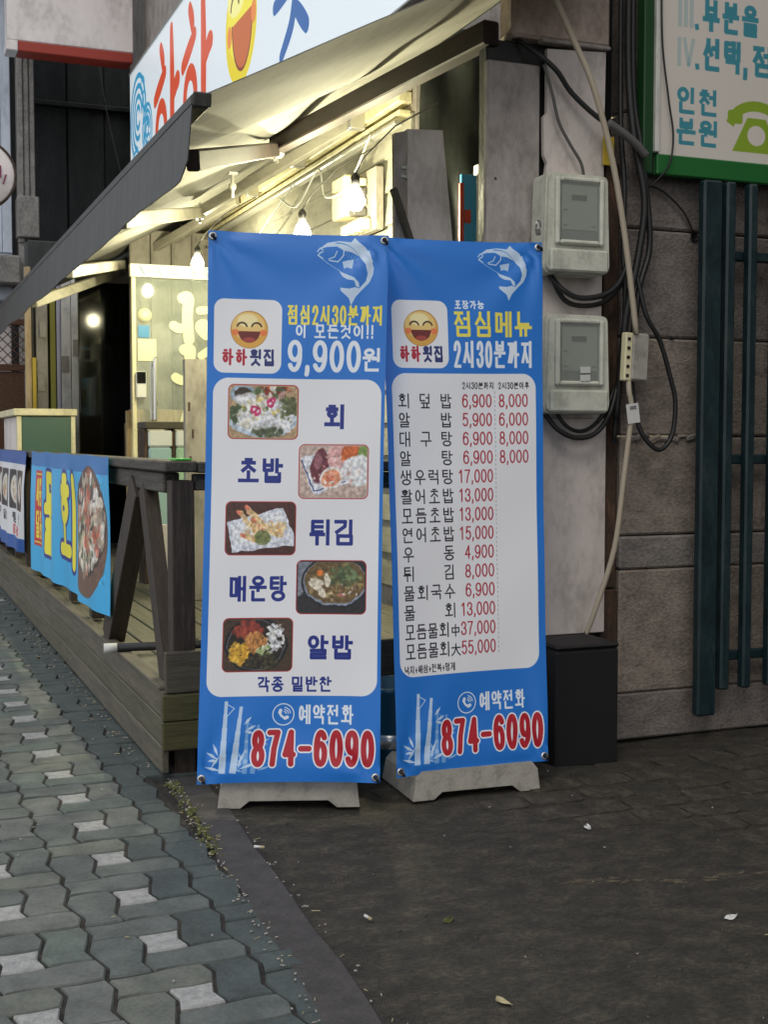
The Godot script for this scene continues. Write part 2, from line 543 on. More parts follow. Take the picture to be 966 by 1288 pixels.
func draw_bamboo(b: Board, x: float, y: float, s: float, al: float) -> void:
	var c := hexc("c6dbf4", al)
	for stalk in [[0.30, 0.02, 0.26, 1.0], [0.52, 0.1, 0.42, 1.0]]:
		var n := 5
		for k in n:
			var p0 := Vector2(lerpf(stalk[0], stalk[2], float(k) / n), lerpf(stalk[1], stalk[3], float(k) / n))
			var p1 := Vector2(lerpf(stalk[0], stalk[2], (k + 0.93) / n), lerpf(stalk[1], stalk[3], (k + 0.93) / n))
			b.line([Vector2(x, y) + p0 * s, Vector2(x, y) + p1 * s], s * (0.05 + 0.012 * k), c)
	b.line([Vector2(x + 0.3 * s, y + 0.03 * s), Vector2(x + 0.42 * s, y + 0.1 * s), Vector2(x + 0.33 * s, y + 0.2 * s)], s * 0.014, c)
	for lf in [[0.1, 0.95, 0.22, 0.78, 1], [0.02, 0.72, 0.2, 0.83, 1], [0.12, 0.6, 0.2, 0.78, 1], [0.05, 0.85, 0.2, 0.84, 1], [0.75, 0.35, 0.6, 0.42, 1], [0.68, 0.22, 0.57, 0.34, 1], [0.72, 0.47, 0.58, 0.43, 1], [0.8, 0.88, 0.5, 0.98, 1], [0.6, 0.7, 0.48, 0.95, 1], [0.0, 0.93, 0.25, 1.0, 1]]:
		var a := Vector2(x + lf[0] * s, y + lf[1] * s)
		var e := Vector2(x + lf[2] * s, y + lf[3] * s)
		var m := (a + e) / 2
		var o := (e - a).orthogonal().normalized() * s * 0.022
		b.poly([a, m + o, e, m - o], c)

func scatter(b: Board, clip: Rect2, cx: float, cy: float, rx: float, ry: float, n: int, r0: float, r1: float, cols: Array, soft := 1.5) -> void:
	for i in n:
		var a := rng.randf() * TAU
		var q := sqrt(rng.randf())
		var c: Color = hexc(cols[rng.randi() % cols.size()], rng.randf_range(0.55, 0.95))
		var r := rng.randf_range(r0, r1)
		b.oval(cx + cos(a) * q * rx, cy + sin(a) * q * ry, r * rng.randf_range(0.7, 1.6), r * rng.randf_range(0.5, 1.0), rng.randf() * PI, c, soft, clip)

func photo_frame(b: Board, r: Rect2, bg: String) -> Rect2:
	b.rrect(r.position.x - 3, r.position.y - 3, r.size.x + 6, r.size.y + 6, 19, hexc("b0323a"))
	b.rrect(r.position.x, r.position.y, r.size.x, r.size.y, 17, hexc(bg))
	return Rect2(r.position + Vector2(3, 3), r.size - Vector2(6, 6))

func round_mask(b: Board, r: Rect2) -> void:
	# repaint the corners outside the rounded frame
	for c in [[0, 0], [1, 0], [1, 1], [0, 1]]:
		var q := Vector2(r.position.x + (17.0 if c[0] == 0 else r.size.x - 17.0), r.position.y + (17.0 if c[1] == 0 else r.size.y - 17.0))
		for py in range(20):
			for px in range(20):
				var p := q + Vector2((px + 0.5) * (1 if c[0] else -1), (py + 0.5) * (1 if c[1] else -1))
				var dd := (p - q).length()
				if p.x < 0 or p.y < 0 or p.x >= b.w or p.y >= b.h: continue
				if dd > 16.5 and dd <= 20.0: b.dot(int(p.x), int(p.y), hexc("b0323a"), dd - 16.5)
				if dd > 19.5: b.dot(int(p.x), int(p.y), hexc("e8e9ee"), dd - 19.5)

func food(b: Board, r: Rect2, kind: int) -> void:
	var x := r.position.x
	var y := r.position.y
	var w := r.size.x
	var h := r.size.y
	var c: Rect2
	match kind:
		0:
			c = photo_frame(b, r, "b59a78")
			b.oval(x + w * 0.2, y + h * 0.16, w * 0.18, h * 0.18, 0, hexc("9fb0c0"), 2, c)
			b.oval(x + w * 0.2, y + h * 0.14, w * 0.12, h * 0.1, 0, hexc("3a3228"), 2, c)
			scatter(b, c, x + w * 0.6, y + h * 0.1, w * 0.3, h * 0.1, 30, 6, 14, ["b8552e", "7a2c22", "dcd8d0", "52663c"])
			b.oval(x + w * 0.5, y + h * 0.62, w * 0.52, h * 0.36, 0, hexc("b9c8d6"), 2, c)
			b.oval(x + w * 0.5, y + h * 0.6, w * 0.46, h * 0.3, 0, hexc("dfe3ea"), 4, c)
			scatter(b, c, x + w * 0.1, y + h * 0.5, w * 0.14, h * 0.2, 40, 5, 12, ["4a5a3a", "5c6e48", "3a4a30"])
			scatter(b, c, x + w * 0.86, y + h * 0.45, w * 0.12, h * 0.25, 40, 5, 12, ["56603e", "6d7448", "444f33"])
			scatter(b, c, x + w * 0.58, y + h * 0.85, w * 0.24, h * 0.12, 60, 5, 12, ["5a6448", "6f7a5a", "48523a"])
			for i in 26:
				b.oval(x + w * rng.randf_range(0.16, 0.85), y + h * rng.randf_range(0.22, 0.78), w * 0.1, h * 0.09, rng.randf() * PI, hexc(["e6e6e8", "d9dadf", "eeeef0", "e5e0d0"][i % 4], 0.75), 5, c)
			scatter(b, c, x + w * 0.5, y + h * 0.45, w * 0.3, h * 0.2, 24, 4, 9, ["6c774c", "e3c95c", "d8d0a0"])
			for q in [[0.36, 0.46], [0.62, 0.28], [0.42, 0.5], [0.6, 0.33]]:
				b.oval(x + w * q[0], y + h * q[1], 15, 11, rng.randf() * PI, hexc("c7386e"), 3, c)
				b.oval(x + w * q[0], y + h * q[1], 6, 4, 0, hexc("f0d4de"), 2, c)
		1:
			c = photo_frame(b, r, "c3aea4")
			b.poly(V([x + 3, y + h * 0.24, x + w * 0.35, y + h * 0.12, x + w - 3, y + h * 0.2, x + w - 3, y + h * 0.6, x + w * 0.24, y + h * 0.94, x + w * 0.18, y + h * 0.88]), hexc("dcdfe8"))
			b.line(V([x + w * 0.03, y + h * 0.3, x + w * 0.22, y + h * 0.86, x + w * 0.98, y + h * 0.56]), 4, hexc("2c3c78"))
			b.oval(x + w * 0.3, y + h * 0.4, w * 0.13, h * 0.33, 0.15, hexc("6e3340"), 4, c)
			b.oval(x + w * 0.27, y + h * 0.3, w * 0.06, h * 0.15, 0.15, hexc("96606a"), 4, c)
			b.oval(x + w * 0.55, y + h * 0.22, w * 0.14, h * 0.24, 0.2, hexc("dba9a8"), 4, c)
			b.oval(x + w * 0.75, y + h * 0.16, w * 0.14, h * 0.22, 0.3, hexc("d06a38"), 4, c)
			b.oval(x + w * 0.93, y + h * 0.15, w * 0.08, h * 0.16, 0, hexc("7f9a50"), 4, c)
			b.oval(x + w * 0.85, y + h * 0.48, w * 0.23, h * 0.3, -0.5, hexc("e2e4e8"), 6, c)
			b.oval(x + w * 0.47, y + h * 0.62, w * 0.19, h * 0.2, -0.7, hexc("eee6e2"), 4, c)
			b.oval(x + w * 0.46, y + h * 0.63, w * 0.15, h * 0.15, -0.7, hexc("e69a78"), 4, c)
			b.oval(x + w * 0.44, y + h * 0.64, w * 0.06, h * 0.07, -0.7, hexc("dd8060"), 3, c)
			scatter(b, c, x + w * 0.5, y + h * 0.5, w * 0.42, h * 0.3, 50, 2, 6, ["f2d8cc", "caa09a", "ffffff", "d9b0a0"], 3)
		2:
			c = photo_frame(b, r, "4f312c")
			b.poly(V([x + 4, y + h * 0.38, x + w * 0.82, y + h * 0.1, x + w - 4, y + h * 0.62, x + w - 4, y + h * 0.82, x + w * 0.1, y + h * 0.97]), hexc("d5dae6"))
			b.poly(V([x + 14, y + h * 0.44, x + w * 0.8, y + h * 0.16, x + w - 14, y + h * 0.64, x + w * 0.14, y + h * 0.88]), hexc("e3e6ee"))
			for s in [[0.18, 0.2, 0.5, 0.6], [0.3, 0.1, 0.55, 0.5], [0.4, 0.35, 0.75, 0.6], [0.25, 0.65, 0.5, 0.7], [0.5, 0.5, 0.82, 0.48]]:
				for k in 16:
					var t := k / 15.0
					b.oval(x + w * lerpf(s[0], s[2], t) + rng.randf_range(-4, 4), y + h * lerpf(s[1], s[3], t) + rng.randf_range(-4, 4), 8 + 8 * t, 7 + 6 * t, 0, hexc(["e2c08c", "d9ad72", "ecd4a8", "e8c494"][rng.randi() % 4], 0.85), 3, c)
				b.oval(x + w * s[0], y + h * s[1], 11, 6, 0.8, hexc("e08068"), 3, c)
			scatter(b, c, x + w * 0.55, y + h * 0.5, w * 0.3, h * 0.18, 90, 2, 5, ["f3e2c0", "c99a60", "b98650", "efd6a6"], 2)
			b.oval(x + w * 0.53, y + h * 0.68, w * 0.12, h * 0.15, 0, hexc("77804f"), 3, c)
			scatter(b, c, x + w * 0.53, y + h * 0.68, w * 0.1, h * 0.13, 20, 3, 6, ["8b9464", "666f44", "9aa070"], 2)
		3:
			c = photo_frame(b, r, "2c2a2e")
			b.oval(x + w * 0.05, y + h * 0.1, w * 0.2, h * 0.6, 0.2, hexc("7c828e"), 3, c)
			b.oval(x + w * 0.56, y + h * 0.4, w * 0.5, h * 0.5, 0, hexc("23242c"), 2, c)
			b.oval(x + w * 0.56, y + h * 0.4, w * 0.47, h * 0.455, 0, hexc("8a94a4"), 2, c)
			b.oval(x + w * 0.56, y + h * 0.38, w * 0.45, h * 0.43, 0, hexc("6a5636"), 3, c)
			scatter(b, c, x + w * 0.56, y + h * 0.42, w * 0.4, h * 0.36, 120, 4, 10, ["7c6a40", "8f7a4c", "5c4a30", "9a8a58", "a38f6a"], 2)
			scatter(b, c, x + w * 0.7, y + h * 0.28, w * 0.24, h * 0.2, 60, 4, 11, ["4f6040", "61754c", "748a60", "3e4e34"], 2)
			for q in [[0.26, 0.48, 0.5], [0.36, 0.58, 1.1], [0.44, 0.36, 1.4], [0.3, 0.4, 0.3]]:
				b.oval(x + w * q[0], y + h * q[1], w * 0.1, h * 0.06, q[2], hexc("dcd2c0"), 3, c)
			b.oval(x + w * 0.33, y + h * 0.22, w * 0.05, h * 0.06, 0.6, hexc("cf7432"), 2, c)
			b.oval(x + w * 0.66, y + h * 0.63, w * 0.06, h * 0.04, 0, hexc("b06a68"), 2, c)
			scatter(b, c, x + w * 0.62, y + h * 0.6, w * 0.3, h * 0.15, 24, 2, 6, ["e4dcd0", "c7b090", "8a5a48"], 2)
		4:
			c = photo_frame(b, r, "46362a")
			b.oval(x + w * 0.48, y + h * 0.5, w * 0.46, h * 0.52, 0, hexc("16171a"), 2, c)
			b.oval(x + w * 0.48, y + h * 0.5, w * 0.42, h * 0.48, 0, hexc("5e646c"), 2, c)
			b.oval(x + w * 0.48, y + h * 0.5, w * 0.405, h * 0.465, 0, hexc("241d18"), 2, c)
			scatter(b, c, x + w * 0.36, y + h * 0.2, w * 0.2, h * 0.16, 90, 5, 11, ["8e3a30", "a34a38", "7a2e28"], 2)
			scatter(b, c, x + w * 0.74, y + h * 0.36, w * 0.14, h * 0.26, 110, 4, 8, ["d8dade", "eceef0", "c4c6cc", "e4e2dc"], 2)
			scatter(b, c, x + w * 0.47, y + h * 0.45, w * 0.15, h * 0.2, 90, 4, 9, ["c98a4a", "d69a58", "b67a40"], 2)
			scatter(b, c, x + w * 0.23, y + h * 0.66, w * 0.14, h * 0.2, 90, 5, 9, ["d9a838", "e4b84a", "cc962c"], 2)
			scatter(b, c, x + w * 0.6, y + h * 0.62, w * 0.1, h * 0.1, 50, 3, 6, ["7f9a54", "98ac68", "c8cfb0", "667c44"], 2)
			scatter(b, c, x + w * 0.56, y + h * 0.82, w * 0.24, h * 0.12, 80, 3, 8, ["3c3a28", "524c34", "2c2a1e"], 2)
	organic(b, c, 2.6)
	round_mask(b, r)

# bend and mottle the drawn shapes so that the picture reads as a photograph of food
func organic(b: Board, r: Rect2, amt: float) -> void:
	var f := FastNoiseLite.new()
	f.seed = 77
	f.frequency = 0.02
	f.fractal_octaves = 2
	var src := b.d.duplicate()
	for y in range(int(r.position.y), int(r.end.y)):
		for x in range(int(r.position.x), int(r.end.x)):
			var sx := clampi(x + int(f.get_noise_2d(x, y) * amt * 2.2), int(r.position.x), int(r.end.x) - 1)
			var sy := clampi(y + int(f.get_noise_2d(x + 900, y) * amt * 2.2), int(r.position.y), int(r.end.y) - 1)
			var g := 1.0 + 0.24 * f.get_noise_2d(x * 2.6 + 300, y * 2.6 + 700)
			var i := (y * b.w + x) * 3
			var j := (sy * b.w + sx) * 3
			for k in 3: b.d[i + k] = clampi(int(src[j + k] * g), 0, 255)

func phone_badge(b: Board, cx: float, cy: float, r: float, c: Color) -> void:
	b.line(arc(cx, cy, r, r, 0, 362, 30), r * 0.1, c, true)
	var h := []
	for p in arc(cx + r * 0.28, cy - r * 0.28, r * 0.62, r * 0.62, 100, 170, 8): h.append(p)
	b.line(h, r * 0.2, c, true)
	b.line([h[0] + Vector2(-0.02, 0.02) * r, h[0] + Vector2(0.2, -0.06) * r], r * 0.32, c, true)
	b.line([h[-1], h[-1] + Vector2(0.06, -0.2) * r], r * 0.32, c, true)
	for k in 3:
		b.line(arc(cx + r * 0.02, cy - r * 0.02, r * (0.25 + 0.2 * k), r * (0.25 + 0.2 * k), -80, -8, 6), r * 0.085, c, true)

func banner_common(b: Board, logo: Rect2, fish: Rect2, panel: Rect2) -> void:
	draw_fish(b, fish.position.x, fish.position.y, fish.size.x, fish.size.y)
	b.rrect(logo.position.x, logo.position.y, logo.size.x, logo.size.y, 34, hexc("e8e9ee"))
	draw_face(b, logo.position.x + logo.size.x * 0.52, logo.position.y + logo.size.y * 0.41, 61, 60)
	write(b, "하하", logo.position.x + logo.size.x * 0.11, logo.position.y + logo.size.y * 0.67, logo.size.x * 0.4, 56, 8, hexc("b01c34"), 0, Color.WHITE, true)
	write(b, "횟집", logo.position.x + logo.size.x * 0.52, logo.position.y + logo.size.y * 0.67, logo.size.x * 0.4, 56, 8, hexc("1f2a6c"), 0, Color.WHITE, true)
	b.rrect(panel.position.x, panel.position.y, panel.size.x, panel.size.y, 52, hexc("e8e9ee"))
	draw_bamboo(b, 22, 1535, 225, 0.95)
	draw_bamboo(b, 112, 1600, 165, 0.5)
	phone_badge(b, 279, 1580, 35, hexc("e8eef8"))
	write(b, "예약전화", 326, 1548, 188, 64, 7.2, hexc("e8eef8"))
	write(b, "874-6090", 172, 1630, 412, 120, 18, hexc("b3202e"), 5, hexc("eef0f6"), true)

const BLUE := "2376d0"

func print_photos() -> Board:
	var b := Board.new(600, 1800, hexc(BLUE))
	banner_common(b, Rect2(22, 220, 227, 243), Rect2(362, 8, 192, 226), Rect2(22, 479, 566, 1040))
	write(b, "점심2시30분까지", 264, 234, 326, 66, 8, hexc("f1e05c"))
	write(b, "이 모든것이!!", 292, 298, 268, 46, 6.5, hexc("e8eef8"))
	write(b, "9,900", 266, 350, 254, 106, 15, hexc("e8eef8"), 0, Color.WHITE, true)
	write(b, "원", 517, 374, 70, 78, 10, hexc("e8eef8"))
	food(b, Rect2(76, 502, 231, 174), 0)
	food(b, Rect2(317, 696, 230, 174), 1)
	food(b, Rect2(74, 885, 232, 171), 2)
	food(b, Rect2(316, 1077, 230, 172), 3)
	food(b, Rect2(74, 1266, 229, 171), 4)
	var navy := hexc("1e2f86")
	write(b, "회", 392, 561, 80, 82, 13, navy)
	write(b, "초밥", 105, 740, 162, 82, 12, navy)
	write(b, "튀김", 349, 940, 164, 86, 12, navy)
	write(b, "매운탕", 85, 1126, 201, 84, 11, navy)
	write(b, "알밥", 349, 1320, 163, 80, 11.5, navy)
	write(b, "각종 밑반찬", 188, 1456, 252, 50, 6.5, navy)
	return b

func print_menu() -> Board:
	var b := Board.new(600, 1800, hexc(BLUE))
	banner_common(b, Rect2(31, 210, 205, 232), Rect2(355, 12, 187, 194), Rect2(22, 460, 550, 1017))
	write(b, "포장가능", 262, 206, 114, 30, 4.5, hexc("e8eef8"))
	write(b, "점심메뉴", 254, 243, 310, 90, 11, hexc("f1e05c"))
	write(b, "2시30분까지", 252, 346, 314, 94, 11, hexc("e8eef8"))
	var black := hexc("1a1a22")
	write(b, "2시30분까지", 284, 489, 126, 24, 2.8, black)
	write(b, "2시30분이후", 424, 489, 124, 24, 2.8, black)
	var rows := [["회덮밥", "6,900", "8,000"], ["알밥", "5,900", "6,000"], ["대구탕", "6,900", "8,000"], ["알탕", "6,900", "8,000"], ["생우럭탕", "17,000", ""], ["활어초밥", "13,000", ""], ["모듬초밥", "13,000", ""], ["연어초밥", "15,000", ""], ["우동", "4,900", ""], ["튀김", "8,000", ""], ["물회국수", "6,900", ""], ["물회", "13,000", ""], ["모듬물회中", "37,000", ""], ["모듬물회大", "55,000", ""]]
	var red := hexc("a92636")
	for k in rows.size():
		var y := 529.0 + k * 64.6
		var s: String = rows[k][0]
		if s.length() == 5:
			write(b, s.left(4), 42, y, 176, 50, 4.6, black)
			write(b, s.right(1), 219, y + 8, 42, 42, 4.2, black)
		else:
			for i in s.length():
				write(b, s[i], 40 + i * 158.0 / (s.length() - 1), y, 48, 50, 4.6, black)
		var p: String = rows[k][1]
		var pw := 118.0 if p.length() == 5 else 140.0
		write(b, p, 400 - pw, y + 1, pw, 46, 4.8, red, 0, Color.WHITE, true)
		if rows[k][2]: write(b, rows[k][2], 424, y + 1, 118, 46, 4.8, red, 0, Color.WHITE, true)
	for k in 58:
		b.rrect(409, 520 + k * 15.6, 2.2, 8, 0.5, hexc("8a90a0"))
	write(b, "낙지+해삼+전복+멍게", 38, 1440, 198, 27, 2.8, black)
	return b

func print_rail() -> Board:
	var b := Board.new(1024, 300, hexc("3aaee8"))
	b.rrect(-5, -5, 1034, 40, 0, hexc("2468b4", 0.8))
	b.rrect(95, 45, 110, 190, 0, hexc("c8282c"))
	b.rrect(102, 52, 96, 4, 0, hexc("e8d84a"))
	b.rrect(102, 224, 96, 4, 0, hexc("e8d84a"))
	write(b, "새콤", 104, 64, 96, 70, 9, hexc("f0e23c"))
	write(b, "달콤", 104, 146, 96, 70, 9, hexc("f0e23c"))
	write(b, "물", 220, 46, 165, 200, 30, hexc("f2e83a"), 9, hexc("23318c"), true)
	write(b, "회", 465, 40, 200, 215, 30, hexc("f2e83a"), 9, hexc("23318c"), true)
	var c := Rect2(0, 0, 1024, 300)
	b.oval(838, 150, 168, 128, 0, hexc("5a4238"), 2, c)
	b.oval(838, 168, 160, 118, 0, hexc("6f5446"), 3, c)
	b.oval(838, 138, 156, 104, 0, hexc("3f312b"), 3, c)
	scatter(b, c, 838, 136, 145, 96, 330, 5, 17, ["d9d2c4", "c8b8a0", "e6e2da", "b8604a", "c87a60", "9a8a78", "dcc8b8", "6c7a50", "3a3a40"], 2)
	scatter(b, c, 846, 130, 50, 70, 60, 5, 12, ["c85a40", "d87a5a", "b8482f"], 2)
	scatter(b, c, 838, 190, 90, 40, 40, 4, 9, ["efe8d0", "c8c090", "5a6a48"], 2)
	organic(b, Rect2(690, 36, 300, 210), 2.5)
	return b

func print_rail_white() -> Board:
	var b := Board.new(768, 220, hexc("e0e2e6"))
	b.rrect(-2, -2, 772, 30, 0, hexc("2a5aa8"))
	b.rrect(-2, 190, 772, 34, 0, hexc("2a5aa8"))
	var c := Rect2(0, 30, 768, 160)
	for k in 6:
		var x := 25.0 + k * 122
		b.rrect(x, 42, 108, 88, 6, hexc(["4a3530", "3c3030", "5a3a34", "342c2e", "2e2c30", "4a3a34"][k]))
		b.oval(x + 54, 86, 42, 32, 0, hexc("d8d6d2"), 2, c)
		scatter(b, c, x + 54, 86, 32, 22, 30, 3, 8, ["c87a50", "e0d0b0", "8a5a40", "b8a888", "d8c8a8"], 2)
		write(b, ["회", "초밥", "튀김", "알밥", "탕", "물회"][k], x + 18, 138, 72, 24, 4, hexc("2a2a34"))
	write(b, "874-6090", 540, 164, 180, 24, 5, hexc("c02838"))
	return b

func print_signboard() -> Board:
	# 8.6 m x 1.37 m, 220 px a metre; left end is the far end
	var b := Board.new(1892, 355, hexc("dfe9ee"))
	var bl := hexc("3f9cc8")
	for q in [[95.0, 118.0, 1.0], [196.0, 168.0, 0.6], [66.0, 245.0, 0.62]]:
		for k in 4:
			b.line(arc(q[0], q[1], (22 + k * 22) * q[2], (24 + k * 23) * q[2], 40 + 30 * k, 330 + 25 * k, 22), 10 * q[2] + 2, bl, true)
	for k in 7:
		b.line(arc(150 + k * 14, 60 + k * 34, 20, 18, 120, 400, 10), 7, bl, true)
	var brush := func(pts: Array, w0: float, w1: float, col: Color) -> void:
		var path := []
		for p in pts: path.append(Vector3(p.x, p.y, 0))
		var sm := smooth_path(path, 10)
		for i in sm.size() - 1:
			var t := float(i) / (sm.size() - 1)
			var wd: float = 1.45 * lerpf(w0, w1, t) * (0.85 + 0.25 * sin(t * PI))
			b.seg(Vector2(sm[i].x, sm[i].y), Vector2(sm[i + 1].x, sm[i + 1].y), wd / 2, col, false)
	var red := hexc("d4502c")
	for x in [285.0, 550.0]:
		brush.call(V([x + 62, 35, x + 78, 58, x + 84, 74]), 22, 20, red)
		brush.call(V([x + 0, 128, x + 50, 110, x + 100, 92]), 24, 20, red)
		b.line(arc(x + 58, 200, 44, 48, -80, 275, 24), 31, red, true)
		brush.call(V([x + 165, 24, x + 168, 120, x + 162, 262]), 22, 28, red)
		brush.call(V([x + 170, 160, x + 206, 140, x + 222, 138]), 22, 24, red)
	# laughing face
	b.oval(972, 168, 96, 98, 0, hexc("e6d21e"))
	b.oval(972, 150, 84, 76, 0, hexc("f2e640"), 3)
	b.oval(950, 110, 60, 40, 0, hexc("f8f4a0", 0.9), 5)
	var mouth := []
	for p in arc(980, 160, 62, 84, 0, 180, 16): mouth.append(p)
	b.poly(mouth, hexc("c4662c"))
	b.line(arc(980, 160, 62, 84, 0, 180, 16), 5, hexc("7c3414"), true)
	for s in [-1.0, 1.0]:
		b.line(arc(978 + s * 42, 138, 26, 26, 195, 345, 8), 7, hexc("5a4410"), true)
		b.oval(975 + s * 74, 172, 14, 18, 0, hexc("e88a3a"), 3)
	var nv := hexc("2f62a4")
	var x2 := 1165.0
	brush.call(V([x2 + 62, 30, x2 + 84, 56]), 20, 18, nv)
	brush.call(V([x2 + 0, 106, x2 + 100, 84]), 22, 18, nv)
	b.line(arc(x2 + 56, 140, 36, 30, -80, 275, 20), 24, nv, true)
	brush.call(V([x2 + 56, 168, x2 + 56, 196]), 16, 16, nv)
	brush.call(V([x2 + 0, 204, x2 + 120, 190]), 18, 16, nv)
	brush.call(V([x2 + 160, 24, x2 + 160, 210]), 22, 24, nv)
	brush.call(V([x2 + 100, 212, x2 + 80, 252, x2 + 30, 285]), 18, 14, nv)
	brush.call(V([x2 + 100, 232, x2 + 150, 272]), 16, 18, nv)
	write(b, "집", 1440, 24, 230, 250, 24, nv, 0, Color.WHITE, true)
	return b

func print_clinic() -> Board:
	# 1.2 m x 1.1 m board, its lower left corner is what the picture shows
	var b := Board.new(600, 540, hexc("d6cfc6"))
	var t := hexc("3e8c9c")
	write(b, "III", 40, 232, 40, 60, 9, hexc("3e8c9c", 0.25))
	write(b, "부분을", 96, 232, 140, 62, 10, t)
	write(b, ".", 78, 240, 16, 54, 9, t)
	write(b, "IV", 40, 312, 44, 56, 8, hexc("3e8c9c", 0.25))
	write(b, ".", 80, 316, 16, 54, 9, t)
	write(b, "선택,", 98, 306, 112, 64, 10, t)
	write(b, "점", 216, 308, 60, 62, 10, t)
	write(b, "인천", 38, 406, 104, 52, 8, t)
	write(b, "본원", 38, 466, 104, 52, 8, t)
	var g := hexc("8aa62e")
	b.line(arc(232, 470, 62, 42, 195, 345, 16), 20, g, false)
	b.rrect(162, 440, 36, 26, 6, g)
	b.rrect(266, 440, 36, 26, 6, g)
	b.poly(V([210, 452, 254, 452, 290, 520, 174, 520]), g)
	b.oval(232, 486, 22, 20, 0, hexc("d6cfc6"))
	return b

# ---------------------------------------------------------------- procedural surfaces
func noise_bytes(n: int, freq: float, oct: int, sd: int, type := FastNoiseLite.TYPE_SIMPLEX_SMOOTH) -> PackedByteArray:
	var f := FastNoiseLite.new()
	f.noise_type = type
	f.seed = sd
	f.frequency = freq
	f.fractal_octaves = oct
	var im := f.get_seamless_image(n, n)
	im.convert(Image.FORMAT_L8)
	return im.get_data()

# colours: dark, mid, light tone picked by a mix of coarse, fine and speckle noise
func grain_tex(n: int, cols: Array, coarse: float, fine: float, speck: float, sd: int, wts := [0.5, 0.35, 0.15]) -> Array:
	var a := noise_bytes(n, coarse, 4, sd)
	var b := noise_bytes(n, fine, 3, sd + 1)
	var c := noise_bytes(n, speck, 1, sd + 2)
	var px := PackedByteArray()
	px.resize(n * n * 3)
	var hp := PackedByteArray()
	hp.resize(n * n)
	var lut := PackedByteArray()
	lut.resize(768)
	var g := Gradient.new()
	g.offsets = PackedFloat32Array([0.18, 0.5, 0.82])
	g.colors = PackedColorArray(cols)
	for i in 256:
		var q := g.sample(i / 255.0)
		lut[i * 3] = q.r8
		lut[i * 3 + 1] = q.g8
		lut[i * 3 + 2] = q.b8
	var w0: float = wts[0]
	var w1: float = wts[1]
	var w2: float = wts[2]
	for i in n * n:
		var v := int(a[i] * w0 + b[i] * w1 + c[i] * w2)
		px[i * 3] = lut[v * 3]
		px[i * 3 + 1] = lut[v * 3 + 1]
		px[i * 3 + 2] = lut[v * 3 + 2]
		hp[i] = int(a[i] * 0.25 + b[i] * 0.4 + c[i] * 0.35)
	var im := Image.create_from_data(n, n, false, Image.FORMAT_RGB8, px)
	var hm := Image.create_from_data(n, n, false, Image.FORMAT_L8, hp)
	return [ImageTexture.create_from_image(im), ImageTexture.create_from_image(hm)]

func surf(t: Array, scale: Vector3, rough: float, relief := 0.0, world := true, tint := Color.WHITE) -> StandardMaterial3D:
	var m := StandardMaterial3D.new()
	m.albedo_texture = t[0]
	m.albedo_color = tint
	m.uv1_triplanar = true
	m.uv1_world_triplanar = world
	m.uv1_scale = scale
	m.roughness = rough
	if relief > 0:
		m.heightmap_enabled = true
		m.heightmap_texture = t[1]
		m.heightmap_scale = relief
	return m

func plain(c: Color, rough := 0.6, metal := 0.0) -> StandardMaterial3D:
	var m := StandardMaterial3D.new()
	m.albedo_color = c
	m.roughness = rough
	m.metallic = metal
	return m

func printed(b: Board, rough := 0.42) -> StandardMaterial3D:
	var m := StandardMaterial3D.new()
	m.albedo_texture = b.tex()
	m.roughness = rough
	m.texture_repeat = false
	return m

func lin(r: float, g: float, b: float) -> Color:
	return Color(r, g, b).linear_to_srgb()

